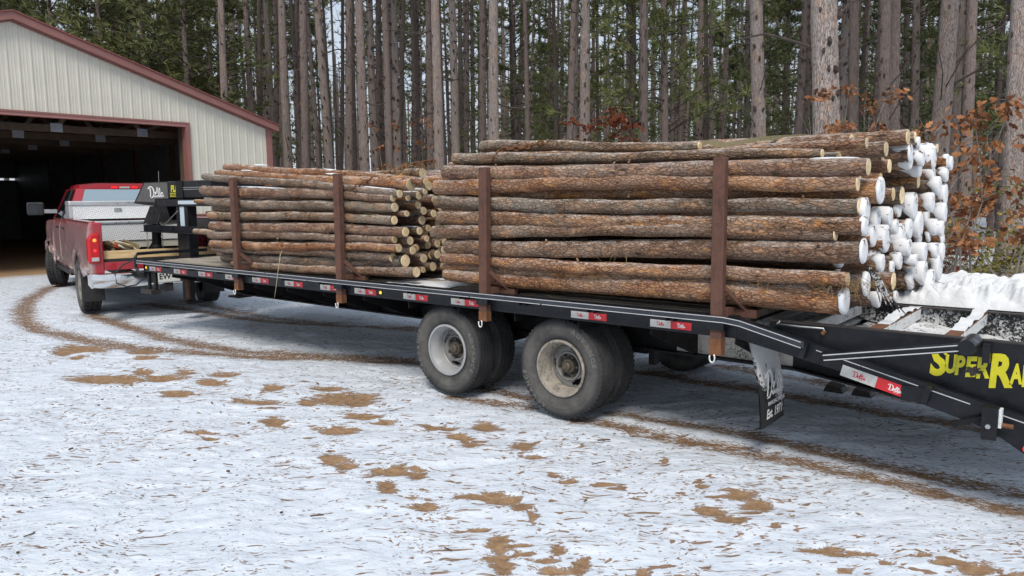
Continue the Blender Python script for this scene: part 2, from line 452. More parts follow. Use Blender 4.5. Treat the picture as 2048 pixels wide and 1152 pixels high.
def m_emit(name, col, strength, base=None):
    t = NT(name); v = t.co()
    c = t.mix(t.noise(v, 30, 3), tuple(x * 0.85 for x in col), col)
    return t.fin(base or col, 0.3, 0, None, None, c, strength)

MAT = {}
MAT['black'] = plain('black_trailer_paint', (0.009, 0.010, 0.013), 0.36, 0, 0.3, 5, 0, (0.030, 0.031, 0.034), 0.4, 0.28)
MAT['black_matt'] = plain('black_frame_paint', (0.008, 0.008, 0.009), 0.55, 0, 0.3, 4, 0.1, (0.028, 0.026, 0.025), 0.4, 0.25)
MAT['rail_blue'] = plain('scuffed_rail_paint', (0.022, 0.025, 0.034), 0.4, 0, 0.35, 7, 0.1, (0.06, 0.06, 0.065), 0.4)
MAT['stripe'] = plain('white_pinstripe', (0.48, 0.49, 0.50), 0.45, 0, 0.1, 9, 0, (0.10, 0.10, 0.11), 0.35)
MAT['tape_white'] = plain('reflective_white_tape', (0.50, 0.50, 0.47), 0.4, 0, 0.12, 30, 0, (0.34, 0.31, 0.25), 0.5)
MAT['tape_red'] = plain('reflective_red_tape', (0.56, 0.018, 0.024), 0.35, 0, 0.12, 30)
MAT['tape_blue'] = plain('reflective_silver_strip', (0.48, 0.56, 0.62), 0.4, 0, 0.08, 30)
MAT['white_ink'] = plain('white_lettering', (0.78, 0.78, 0.78), 0.5, 0, 0.05)
MAT['red_ink'] = plain('red_lettering', (0.55, 0.03, 0.05), 0.5, 0, 0.05)
MAT['yellow'] = plain('yellow_decal', (0.56, 0.52, 0.012), 0.45, 0, 0.12, 12)
MAT['scrape'] = plain('scraped_dark_steel', (0.028, 0.022, 0.020), 0.6, 0, 0.4, 20)
MAT['grey_sheen'] = plain('grey_sheen_on_black', (0.10, 0.098, 0.093), 0.5, 0, 0.15, 6)
MAT['rust'] = m_rust('rusty_post_steel', (0.085, 0.044, 0.034), (0.135, 0.066, 0.046))
MAT['rust_bright'] = m_rust('bright_rust', (0.13, 0.058, 0.028), (0.20, 0.088, 0.04))
MAT['chain'] = m_rust('rusty_chain', (0.10, 0.045, 0.02), (0.24, 0.10, 0.04), 30)
MAT['steel'] = plain('galvanised_steel', (0.45, 0.46, 0.46), 0.45, 0.8, 0.2, 12, 0.1)
MAT['zinc_white'] = plain('zinc_shackle', (0.72, 0.72, 0.70), 0.4, 0.3, 0.1, 20)
MAT['tyre'] = m_tyre()
MAT['rim'] = plain('grey_wheel_paint', (0.36, 0.365, 0.37), 0.38, 0.15, 0.12, 9, 0.05, (0.24, 0.22, 0.18), 0.5)
MAT['rim_dirty'] = plain('muddy_wheel_paint', (0.30, 0.27, 0.225), 0.6, 0.0, 0.3, 8, 0.25, (0.045, 0.035, 0.028), 1.0)
MAT['hub'] = plain('greasy_hub', (0.085, 0.070, 0.052), 0.55, 0.2, 0.4, 22, 0.3)
MAT['disc'] = plain('wheel_disc', (0.20, 0.20, 0.195), 0.5, 0.1, 0.25, 9, 0.1, (0.10, 0.08, 0.06), 0.6)
MAT['deck'] = m_deck()
MAT['lumber'] = m_lumber()
MAT['snow'] = m_snow()
MAT['snow_dirty'] = m_snow('trodden_snow', 0.35)
MAT['snow_cap'] = m_frost('wind_packed_snow', 0.76, (0.16, 0.10, 0.07), (0.80, 0.81, 0.83), 26)
MAT['frost_hi'] = m_frost('snow_caked_steel', 0.70, (0.12, 0.12, 0.12), (0.72, 0.73, 0.73))
MAT['frost_lo'] = m_frost('frosted_black_steel', 0.36, col=(0.55, 0.57, 0.58), scale=70)
MAT['frost_mud'] = m_frost('road_slush_on_steel', 0.80, (0.22, 0.20, 0.18), (0.66, 0.62, 0.57), 75)
MAT['cut'] = m_cut_wood()
MAT['bark'] = [m_log_bark('log_bark_brown', (0.195, 0.108, 0.066), (0.235, 0.185, 0.145), 0.6), m_log_bark('log_bark_red', (0.235, 0.112, 0.062), (0.25, 0.175, 0.13), 0.85),
               m_log_bark('log_bark_grey', (0.165, 0.110, 0.074), (0.265, 0.235, 0.195), 0.4)]
MAT['amber'] = m_emit('amber_marker_lamp', (1.0, 0.42, 0.03), 1.6)
MAT['redlamp'] = m_emit('red_lamp', (1.0, 0.03, 0.015), 1.6)
MAT['rubber'] = plain('black_rubber', (0.022, 0.022, 0.024), 0.7, 0, 0.3, 10, 0.1)
MAT['moss'] = m_leaf('green_moss', [(0.02, 0.04, 0.01), (0.05, 0.09, 0.02), (0.12, 0.14, 0.04)])
# ================================================================== GROUND
def ground_rise(x):
    return 0.0135 * np.clip(-x - 8.5, 0, 7.2)
def gz(x, y): return float(ground_rise(np.float64(x)))

def axis_steps(a, b, fine, lo, hi):
    """fine steps between a and b, growing outwards to lo / hi"""
    mid = list(np.arange(a, b + 1e-6, fine))
    up = []; s = fine; x = b
    while x < hi: s *= 1.16; x += s; up.append(x)
    dn = []; s = fine; x = a
    while x > lo: s *= 1.16; x -= s; dn.append(x)
    return np.array(dn[::-1] + mid + up)
gx = axis_steps(-12.0, 5.0, 0.03, -420, 420)
gy = axis_steps(-3.6, 4.6, 0.03, -300, 520)
GX, GY = np.meshgrid(gx, gy, indexing='ij')

# bare sandy patches: (u, v, half width, half height) seen in the photo, laid on the ground
def z1(l): return [(x / 1.946, 560 + y / 1.946, a / 1.946, b / 1.946) for x, y, a, b in l]
def z2(l): return [(700 + x / 2.56, 720 + y / 2.56, a / 2.56, b / 2.56) for x, y, a, b in l]
def z3(l): return [(1300 + x / 2.738, 760 + y / 2.738, a / 2.738, b / 2.738) for x, y, a, b in l]
patches = z1([(320, 262, 95, 14), (245, 275, 35, 10), (560, 272, 55, 12), (580, 298, 50, 7), (300, 296, 30, 6), (400, 380, 110, 15), (480, 380, 60, 14), (640, 378, 70, 11), (725, 355, 32, 10),
              (555, 355, 32, 9), (875, 362, 48, 12), (690, 438, 55, 10), (1060, 413, 34, 10), (1330, 455, 115, 22), (1200, 468, 30, 12), (1400, 470, 50, 16), (1270, 420, 50, 8), (1410, 525, 60, 10), (1500, 548, 40, 7),
              (1065, 545, 42, 15), (1320, 580, 65, 12), (1290, 690, 40, 16), (1340, 715, 40, 14), (1520, 735, 65, 14), (1510, 800, 38, 20), (820, 398, 50, 9), (1000, 465, 85, 11), (790, 592, 50, 6), (820, 612, 28, 5)])
patches += z2([(55, 195, 55, 24), (60, 292, 48, 6), (150, 312, 50, 6), (420, 332, 55, 14), (500, 342, 38, 14), (690, 325, 50, 24), (560, 388, 55, 13), (630, 420, 46, 14), (890, 430, 55, 20), (950, 485, 55, 10),
               (345, 570, 42, 28), (200, 552, 70, 9), (190, 635, 45, 18), (310, 690, 38, 10), (385, 745, 65, 17), (690, 692, 110, 15), (800, 712, 70, 20), (880, 745, 40, 18), (940, 790, 22, 40), (755, 920, 50, 34),
               (765, 1000, 55, 60), (790, 1060, 40, 40), (1110, 600, 55, 12), (1290, 625, 65, 9), (1040, 575, 28, 9), (1050, 1068, 80, 13), (880, 990, 50, 9), (1060, 960, 26, 26), (1000, 1020, 60, 10), (1170, 1050, 45, 22),
               (870, 945, 50, 8), (1200, 1010, 22, 18), (660, 860, 50, 9), (1340, 1080, 40, 12), (1500, 1060, 26, 24)])
patches += z3([(290, 580, 32, 9), (330, 712, 80, 22), (450, 765, 70, 20), (490, 620, 70, 22), (580, 680, 90, 24), (350, 632, 50, 9), (950, 922, 100, 18), (1060, 945, 80, 14), (1180, 945, 60, 10), (1290, 985, 45, 9),
               (1640, 985, 70, 18), (1800, 1030, 100, 24), (1950, 1060, 90, 18), (1480, 945, 60, 12), (80, 430, 14, 26), (1080, 1035, 34, 12), (780, 715, 10, 28)])
dirt = np.zeros_like(GX); halo = np.zeros_like(GX)
for u, v, a, b in patches:
    if v < 590: continue
    a *= 1.22; b *= 1.22; c = atZ(u, v, 0); ax = (atZ(u + a, v, 0) - atZ(u - a, v, 0)) / 2; ay = (atZ(u, v + b, 0) - atZ(u, v - b, 0)) / 2
    det = ax.x * ay.y - ax.y * ay.x
    dx = GX - c.x; dy = GY - c.y
    p = (dx * ay.y - dy * ay.x) / det; q = (dy * ax.x - dx * ax.y) / det
    d2 = p * p + q * q
    dirt = np.maximum(dirt, np.exp(-d2 * 0.75)); halo = np.maximum(halo, np.exp(-(dx * dx + dy * dy) / 0.55 ** 2))
tracks = [([(128, 570), (95, 582), (62, 598), (46, 618), (50, 640), (78, 656), (130, 668), (200, 682), (300, 694), (420, 702), (560, 709), (700, 713), (835, 718)], 0.17, 1.0),
          ([(178, 626), (215, 636), (262, 652), (330, 672), (420, 690), (520, 700), (640, 708), (760, 713), (840, 719)], 0.15, 1.0),
          ([(290, 606), (380, 615), (450, 628), (560, 640), (700, 648), (840, 655)], 0.13, 0.95),
          ([(410, 606), (470, 620), (560, 634), (660, 644), (840, 658)], 0.13, 0.9), ([(300, 640), (380, 634), (480, 622)], 0.05, 0.7),
          ([(0, 612), (40, 602), (80, 592)], 0.06, 0.6),
          ([(1230, 822), (1300, 833), (1410, 848), (1534, 870), (1665, 902), (1811, 935), (2048, 979)], 0.10, 1.0),
          ([(1160, 836), (1230, 846), (1300, 862), (1446, 888), (1629, 924), (1811, 964), (2048, 1016)], 0.11, 1.0),
          ([(1440, 728), (1600, 752), (1750, 778), (1900, 805)], 0.14, 0.95), ([(1290, 738), (1450, 765), (1600, 790), (1750, 815), (1960, 850)], 0.13, 1.0),
          ([(905, 788), (980, 796), (1060, 806)], 0.10, 0.95), ([(960, 770), (1060, 788)], 0.10, 0.95), ([(700, 745), (800, 760)], 0.05, 0.5)]
track = np.zeros_like(GX)
for pts, wd, k in tracks:
    P = [atZ(u, v, 0) for u, v in pts]
    # distance to the polyline
    best = np.full_like(GX, 1e9)
    for a, b in zip(P[:-1], P[1:]):
        ex, ey = b.x - a.x, b.y - a.y; ll = ex * ex + ey * ey
        t = np.clip(((GX - a.x) * ex + (GY - a.y) * ey) / ll, 0, 1)
        best = np.minimum(best, (GX - a.x - t * ex) ** 2 + (GY - a.y - t * ey) ** 2)
    track = np.maximum(track, k * np.exp(-best / (wd * wd) * 0.42))
# leaf litter of the wood, thinner snow
edge = GY + 0.03 * GX - 8.2 + 1.6 * (fbm(GX * 0.35, GY * 0.35, 5) - 0.5) * 2
litter = np.clip(edge / 2.0, 0, 1) * (0.42 + 0.58 * np.clip((15.5 - GY) / 2.5, 0, 1)) * (GX > -40)
inside = np.clip((-15.42 - GX) / 0.06, 0, 1) * (GY < 7.7) * (GY > -4.55) * (GX > -34.6)
# wind ripples of the thin snow, lying along the frame's right hand direction
ca, sa = cos(YAW), sin(YAW)
SX = GX * ca + GY * sa; SY = -GX * sa + GY * ca
warp = fbm(GX * 1.3, GY * 1.3, 3) * 0.9
rip = fbm(SX * 3.5 + warp * 2, SY * 9 + warp * 5, 11, 3) - 0.5
lump = fbm(GX * 2.2, GY * 2.2, 21, 3) - 0.5
near = np.clip(1 - np.hypot(GX + 2, GY) / 30, 0, 1)
H = ground_rise(GX) + near * (rip * 0.036 + lump * 0.04) - np.clip(dirt * 1.6 - 0.5, 0, 1) * 0.014 - track * 0.022
under = np.exp(-(((GX + 1) / 2.6) ** 2) ** 2) * ((GY > -0.1) & (GY < 2.7))
H = H - 0.012
nx, ny = GX.shape
verts = np.stack([GX, GY, H], -1).reshape(-1, 3)
idx = np.arange(nx * ny).reshape(nx, ny)
faces = np.stack([idx[:-1, :-1], idx[1:, :-1], idx[1:, 1:], idx[:-1, 1:]], -1).reshape(-1, 4)
gm = bpy.data.meshes.new('ground')
gm.vertices.add(len(verts)); gm.vertices.foreach_set('co', verts.ravel().astype(np.float32))
gm.loops.add(faces.size); gm.loops.foreach_set('vertex_index', faces.ravel().astype(np.int32))
gm.polygons.add(len(faces)); gm.polygons.foreach_set('loop_start', (np.arange(len(faces)) * 4).astype(np.int32)); gm.polygons.foreach_set('loop_total', np.full(len(faces), 4, np.int32))
gm.update(calc_edges=True)
for nm, arr in (('dirt', dirt), ('track', track), ('litter', litter), ('inside', inside), ('halo', halo)):
    at = gm.attributes.new(nm, 'FLOAT', 'POINT'); at.data.foreach_set('value', arr.ravel().astype(np.float32))
smooth_mesh(gm)

t = NT('thin_snow_over_sand')
v = t.co()
vr = t.co(rot=(0, 0, -YAW))
st = t.n('ShaderNodeMapping'); t.l(vr, st.inputs['Vector']); st.inputs['Scale'].default_value = (1.0, 2.4, 1)
wn1 = t.n('ShaderNodeTexNoise'); t.l(v, wn1.inputs['Vector']); wn1.inputs['Scale'].default_value = 2.2; wn1.inputs['Detail'].default_value = 2
ws = t.n('ShaderNodeVectorMath', operation='SCALE'); t.l(wn1.outputs['Color'], ws.inputs[0]); ws.inputs['Scale'].default_value = 0.55
wa = t.n('ShaderNodeVectorMath', operation='ADD'); t.l(st.outputs['Vector'], wa.inputs[0]); t.l(ws.outputs[0], wa.inputs[1])
sv = wa.outputs[0]
n_big = t.noise(v, 1.1, 4, 0.6); n_mid = t.noise(sv, 7, 6, 0.65, 0.5); n_fine = t.noise(v, 60, 6, 0.7); n_str = t.noise(sv, 8.5, 2, 0.5, 0.5)
snow = t.mix(t.ramp(t.noise(sv, 6, 2, 0.5), [(0.35, 0.0), (0.65, 1.0)]), (0.55, 0.605, 0.675), (0.635, 0.685, 0.745))
sand = t.mix(t.ramp(t.noise(v, 22, 7, 0.7), [(0.3, 0.0), (0.7, 1.0)]), (0.17, 0.10, 0.055), (0.36, 0.235, 0.135))
mud = t.mix(t.ramp(n_fine, [(0.35, 0.0), (0.65, 1.0)]), (0.075, 0.042, 0.026), (0.29, 0.18, 0.10))
# 1. bare patches
pm = t.math('ADD', t.attr('dirt'), t.math('MULTIPLY', t.math('SUBTRACT', n_mid, 0.5), 2.1))
pm = t.math('ADD', pm, t.math('MULTIPLY', t.math('SUBTRACT', n_fine, 0.5), 0.9))
pmask = t.ramp(pm, [(0.40, 0.0), (0.46, 0.75), (0.62, 1.0)])
# 2. tyre tracks, broken by left over snow
tv = t.n('ShaderNodeMapping'); t.l(v, tv.inputs['Vector']); tv.inputs['Scale'].default_value = (0.55, 2.6, 1); tv.inputs['Rotation'].default_value = (0, 0, 0.05)
tm = t.math('ADD', t.attr('track'), t.math('MULTIPLY', t.math('SUBTRACT', t.noise(tv.outputs[0], 46, 6, 0.75, 0.4), 0.5), 3.2))
tm = t.math('ADD', tm, t.math('MULTIPLY', t.math('SUBTRACT', n_mid, 0.5), 1.2))
tmask = t.ramp(tm, [(0.70, 0.0), (0.80, 1.0)])
# 3. slits between the ripples where needles and soil show
gate = t.ramp(n_big, [(0.34, 0.0), (0.62, 0.10)])
smv = t.math('ADD', n_str, t.math('MULTIPLY', t.attr('halo'), 0.09))
smask = t.ramp(smv, [(0.70, 0.0), (0.73, 0.95)])
bits = t.noise(sv, 21, 2, 0.5, 0.6)
bmask = t.math('MULTIPLY', t.ramp(t.math('ADD', bits, gate), [(0.660, 0.0), (0.70, 0.95)]), t.ramp(n_mid, [(0.34, 0.15), (0.52, 1.0)]))
debris = t.mix(t.math('ADD', t.noise(v, 30, 3), t.math('MULTIPLY', t.attr('halo'), 0.35)), (0.05, 0.030, 0.020), (0.27, 0.165, 0.095))
# 4. forest floor
lm = t.ramp(t.math('ADD', t.attr('litter'), t.math('MULTIPLY', t.math('SUBTRACT', t.noise(v, 3.5, 6, 0.7), 0.5), 1.0)), [(0.42, 0.0), (0.55, 1.0)])
floor_c = t.ramp(t.noise(v, 26, 7, 0.75), [(0.28, (0.035, 0.022, 0.014)), (0.5, (0.115, 0.07, 0.042)), (0.72, (0.22, 0.14, 0.09))])
col = t.mix(smask, snow, debris)
col = t.mix(bmask, col, debris)
col = t.mix(tmask, col, mud)
sand = t.mix(t.ramp(pm, [(0.44, 0.85), (0.60, 0.0)]), sand, t.mix(n_fine, (0.06, 0.035, 0.022), (0.20, 0.12, 0.07)))
col = t.mix(pmask, col, sand)
col = t.mix(lm, col, floor_c)
col = t.mix(t.attr('inside'), col, t.mix(t.noise(v, 4, 5), (0.26, 0.165, 0.09), (0.38, 0.25, 0.14)))
bare = t.math('MAXIMUM', t.math('MAXIMUM', smask, bmask), t.math('MAXIMUM', tmask, pmask))
hh = t.math('ADD', t.math('MULTIPLY', t.math('SUBTRACT', 1.0, bare), 0.8), t.math('MULTIPLY', t.math('MULTIPLY', n_fine, bare), 0.5))
hh = t.math('ADD', hh, t.math('MULTIPLY', t.math('SUBTRACT', 1.0, t.noise(v, 15, 4, 0.55, 0.0)), 2.4))
hh = t.math('ADD', hh, t.math('MULTIPLY', t.noise(sv, 15, 1, 0.4, 0.1), -0.8))
t.fin(col, 0.8, 0, t.bump(hh, 0.30, 0.024), 0.2)
gm.materials.append(t.m)
ground = link('ground', gm)
kind(ground, 'structure', 'thin rippled snow over sandy yard with bare brown patches and tyre tracks')

# twigs, bark crumbs and needles lying on the snow: too many to count
rng = random.Random(5)
mb = MB()
for i in range(90):
    x = rng.uniform(-8, 4.5); y = rng.uniform(-4.0, 5.5)
    if rng.random() < 0.6: y = rng.uniform(-3.8, 0.2); x = rng.uniform(-4, 3.6)
    a = YAW + rng.gauss(0, 0.7); ll = rng.choice([0.015, 0.025, 0.04, 0.06, 0.09]) * rng.uniform(0.6, 1.3); r = rng.uniform(0.0015, 0.0045) * (1.5 if ll < 0.03 else 1)
    z = gz(x, y) + 0.004
    mb.bar((x, y, z), (x + cos(a) * ll, y + sin(a) * ll, z + rng.uniform(-0.002, 0.008)), r * 2, r * 1.4)
db = mb.build('needle_debris', plain('brown_debris', (0.085, 0.05, 0.03), 0.9, 0, 0.5, 8))
kind(db, 'stuff', 'brown bark crumbs and needles scattered over the snow')

# ================================================================== BARN
CREAM = plain('cream_steel_siding', (0.585, 0.565, 0.485), 0.42, 0, 0.05, 2, 0, (0.53, 0.51, 0.43), 0.25)
BRED = plain('barn_red_trim', (0.25, 0.110, 0.095), 0.42, 0, 0.10, 3, 0, (0.25, 0.135, 0.118), 0.3)
BRED2 = plain('barn_red_sheet', (0.225, 0.070, 0.058), 0.42, 0, 0.10, 3)
BWOOD = plain('barn_timber', (0.075, 0.052, 0.034), 0.85, 0, 0.3, 4, 0.2)
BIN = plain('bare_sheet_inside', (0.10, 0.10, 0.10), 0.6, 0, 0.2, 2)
BX = -15.5; BYR = 1.58; BHALF = 6.10; BG = 0.085          # wall plane, ridge line, half width, ground there
EAVE = 3.60; RIDGE = 5.47
DY0, DY1, DZ = BYR - 3.68, BYR + 3.68, 3.52               # door opening
barn = empty('pole_barn', (BX, BYR, BG))
tag(barn, 'cream steel pole barn with red trim and a wide open dark doorway', 'barn')
def roofz(y): return RIDGE - (RIDGE - EAVE) * abs(y - BYR) / BHALF
# siding sheets with trapezoid ribs every 9 inches
RIB = 0.2286
def sheet(y0, n, zlo, zhi_f, name, mat, x=BX, zmin=0):
    prof = []
    for k in range(n):
        a = y0 + k * RIB
        prof += [(a, 0.0), (a + 0.007, 0.014), (a + 0.038, 0.014), (a + 0.045, 0.0), (a + 0.085, 0.0), (a + 0.092, 0.003), (a + 0.104, 0.003), (a + 0.111, 0.0), (a + 0.15, 0.0), (a + 0.157, 0.003), (a + 0.169, 0.003), (a + 0.176, 0.0)]
    prof.append((y0 + n * RIB, 0.0))
    mb = MB(); vs_ = []; fc = []
    for yy, dx in prof:
        top = max(zlo + 0.01, zhi_f(yy))
        vs_ += [(x + dx, yy, zlo), (x + dx, yy, top)]
    for k in range(len(prof) - 1): fc.append((2 * k, 2 * k + 2, 2 * k + 3, 2 * k + 1))
    mb.add(vs_, fc); mb.add([(p[0] - 0.025, p[1], p[2]) for p in vs_], fc)
    mb.build(name, mat, barn)
yy = BYR - BHALF + 0.02
while yy < BYR + BHALF - 0.2:
    n = 4 if yy + 4 * RIB < BYR + BHALF else max(1, int((BYR + BHALF - yy) / RIB))
    ya, yb = yy, yy + n * RIB
    if yb <= DY0 + 0.02 or ya >= DY1 - 0.02:
        sheet(yy, n, 1.34, lambda q: roofz(q) - 0.02, 'siding_sheet', CREAM)
        sheet(yy, n, BG + 0.02, lambda q: 1.30, 'wainscot_sheet', BRED2)
    elif ya >= DY0 and yb <= DY1:
        sheet(yy, n, DZ + 0.09, lambda q: roofz(q) - 0.02, 'siding_sheet', CREAM)
    else:
        for k in range(n):                       # sheet straddling the jamb is cut round the opening
            a = yy + k * RIB
            mid = a + RIB / 2
            if DY0 < mid < DY1: sheet(a, 1, DZ + 0.09, lambda q: roofz(q) - 0.02, 'siding_sheet', CREAM)
            else:
                sheet(a, 1, 1.34, lambda q: roofz(q) - 0.02, 'siding_sheet', CREAM)
                sheet(a, 1, BG + 0.02, lambda q: 1.30, 'wainscot_sheet', BRED2)
    yy += n * RIB
F = lambda p, q, t: (t, p, q)
for sgn in (-1, 1):
    # rake board, upper lip and soffit line
    a = (BYR, RIDGE + 0.0); b = (BYR + sgn * (BHALF + 0.16), RIDGE - (RIDGE - EAVE) * (BHALF + 0.16) / BHALF)
    MB().prism([(a[0], a[1] - 0.02), (b[0], b[1] - 0.02), (b[0], b[1] + 0.135), (a[0], a[1] + 0.135)], F, BX + 0.03, BX + 0.19).build('rake_board', BRED, barn)
    MB().prism([(a[0], a[1] - 0.055), (b[0], b[1] - 0.055), (b[0], b[1] - 0.022), (a[0], a[1] - 0.022)], F, BX + 0.022, BX + 0.06).build('rake_trim', BRED, barn)
    # roof sheet
    MB().prism([(a[0], a[1] + 0.14), (b[0], b[1] + 0.14), (b[0], b[1] + 0.165), (a[0], a[1] + 0.165)], F, BX - 19.0, BX + 0.22).build('roof', BRED2, barn)
    # corner trim
    ye = BYR + sgn * BHALF
    MB().box(BX - 0.12, BX + 0.035, min(ye - sgn * 0.14, ye + sgn * 0.03), max(ye - sgn * 0.14, ye + sgn * 0.03), BG, EAVE - 0.03).build('corner_trim', BRED, barn)
    # eave side wall
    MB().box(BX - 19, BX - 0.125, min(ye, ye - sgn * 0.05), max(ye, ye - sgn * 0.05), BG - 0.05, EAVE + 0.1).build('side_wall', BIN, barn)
    # door jamb and the post behind it
    yj = DY0 if sgn < 0 else DY1
    MB().box(BX - 0.16, BX + 0.045, min(yj, yj + sgn * 0.11), max(yj, yj + sgn * 0.11), BG, DZ).build('door_jamb', BRED, barn)
    MB().box(BX - 0.36, BX - 0.165, min(yj, yj + sgn * 0.16), max(yj, yj + sgn * 0.16), BG, EAVE).build('post', BWOOD, barn)
    yw0, yw1 = (BYR - BHALF + 0.15, DY0 - 0.12) if sgn < 0 else (DY1 + 0.12, BYR + BHALF - 0.15)
    MB().box(BX + 0.0, BX + 0.032, yw0, yw1, 1.30, 1.338).build('wainscot_trim', BRED, barn)
MB().box(BX - 0.02, BX + 0.05, DY0 - 0.11, DY1 + 0.11, DZ + 0.045, DZ + 0.086).build('header_flashing', BRED, barn)
MB().box(BX - 0.16, BX + 0.035, DY0 - 0.11, DY1 + 0.11, DZ - 0.02, DZ + 0.043).build('door_header', plain('faded_red_header', (0.36, 0.165, 0.145), 0.4, 0, 0.08, 3), barn)
# roof trusses inside with bright nail plates
PLATE = plain('galvanised_nail_plate', (0.30, 0.33, 0.36), 0.45, 0.3, 0.15, 20)
for k in range(7):
    x = BX - 1.25 - k * 2.44
    tr_ = MB().box(x - 0.02, x + 0.02, BYR - BHALF + 0.1, BYR + BHALF - 0.1, 3.46 - 0.17, 3.46).build('truss', BWOOD, barn)
    for sgn in (-1, 1):
        MB().bar((x, BYR, RIDGE - 0.12), (x, BYR + sgn * (BHALF - 0.1), EAVE - 0.05), 0.04, 0.16).build('top_chord', BWOOD, tr_)
        for q0, q1 in ((1.2, 2.2), (3.2, 2.2), (3.2, 4.4)):
            MB().bar((x, BYR + sgn * q0, 3.40), (x, BYR + sgn * q1, roofz(BYR + q1) - 0.15), 0.04, 0.10).build('web', BWOOD, tr_)
        for q0 in (1.2, 3.2):
            MB().box(x + 0.021, x + 0.026, BYR + sgn * q0 - 0.13, BYR + sgn * q0 + 0.13, 3.30, 3.50).build('nail_plate', PLATE, tr_)
# far end wall with a gap of daylight under the rafters
gz0 = 2.60
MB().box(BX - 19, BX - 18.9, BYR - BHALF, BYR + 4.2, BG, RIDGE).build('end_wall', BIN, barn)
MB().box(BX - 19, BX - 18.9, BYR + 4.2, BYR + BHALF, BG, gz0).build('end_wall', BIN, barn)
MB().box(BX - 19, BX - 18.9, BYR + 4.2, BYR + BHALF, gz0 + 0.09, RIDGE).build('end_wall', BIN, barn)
for k in range(2, 7):
    for sgn in (-1, 1):
        MB().box(BX - 0.4 - k * 2.44, BX - 0.25 - k * 2.44, BYR + sgn * (BHALF - 0.12) - 0.07, BYR + sgn * (BHALF - 0.12) + 0.07, BG, EAVE).build('post', BWOOD, barn)

# ================================================================== TREES
TR_LIT = m_trunk('lit_pine_bark', (0.21, 0.178, 0.165), (0.42, 0.365, 0.335), (0.48, 0.26, 0.15), 0.75)
TR_SHADED = m_trunk('shaded_pine_bark', (0.165, 0.130, 0.118), (0.33, 0.272, 0.246), (0.36, 0.20, 0.125), 0.4)  # same bark in a darker colour, for the shade deeper in the wood
TWIG = plain('dead_twig', (0.055, 0.042, 0.036), 0.9, 0, 0.4, 5)
TWIG_GREY = plain('grey_dead_limb', (0.20, 0.175, 0.15), 0.9, 0, 0.3, 5)
NEEDLE = m_leaf('pine_needles', [(0.075, 0.088, 0.034), (0.140, 0.160, 0.060), (0.24, 0.255, 0.10)])
NEEDLE2 = m_leaf('dark_pine_needles', [(0.062, 0.074, 0.034), (0.112, 0.128, 0.054), (0.18, 0.20, 0.082)])
def trunk_mesh(seed, mat, H=20.0, segs=14):
    rg = random.Random(seed); n = 46
    vs_ = []; fc = []
    ph = [rg.uniform(0, 6) for _ in range(4)]
    for i in range(n):
        z = H * (i / (n - 1)) ** 1.35 - (0.25 if i == 0 else 0)
        r = 0.5 * (1 - 0.62 * z / H) * (1 + 0.42 * exp(-max(z, 0) / 0.22))
        ox = 0.10 * sin(z * 0.31 + ph[0]) - 0.10 * sin(ph[0]); oy = 0.10 * sin(z * 0.27 + ph[1]) - 0.10 * sin(ph[1])
        for k in range(segs):
            a = 2 * pi * k / segs
            rr = r * (1 + 0.05 * sin(3 * a + ph[2] + z * 0.5) + rg.uniform(-0.035, 0.035))
            vs_.append((ox + rr * cos(a), oy + rr * sin(a), z))
    for i in range(n - 1):
        for k in range(segs): fc.append((i * segs + k, i * segs + (k + 1) % segs, (i + 1) * segs + (k + 1) % segs, (i + 1) * segs + k))
    return MB().add(vs_, fc).build('trunk', mat, smooth=True, data=True)
def stubs_mesh(seed, H=13.0):
    """whorls of broken branch stubs and thin dead limbs"""
    rg = random.Random(seed); mb = MB(); z = 0.9
    while z < H:
        for k in range(rg.randint(3, 5)):
            a = rg.uniform(0, 2 * pi); d = Vector((cos(a), sin(a), rg.uniform(-0.15, 0.35))).normalized()
            r0 = 0.5 * (1 - 0.62 * z / 20)
            if rg.random() < (0.04 if z < 3.5 else 0.16):
                ll = rg.uniform(1.2, 4.0); p = Vector((0, 0, z)) + d * r0 * 0.8; pts = [p]; rs = [0.034]
                for j in range(3):
                    p = p + (d + Vector((rg.uniform(-.25, .25), rg.uniform(-.25, .25), rg.uniform(-.12, .22)))) * (ll / 3); pts.append(p); rs.append(0.026 - 0.007 * j)
                mb.tube(pts, rs, 4, False)
            else:
                ll = rg.uniform(0.09, 0.24); rr = rg.uniform(0.055, 0.095); p = Vector((0, 0, z)) + d * r0 * 0.85
                mb.tube([p, p + d * ll], [rr, rr * 0.6], 5)
        z += rg.uniform(0.32, 0.55)
    return mb.build('dead_branches', TWIG, data=True)
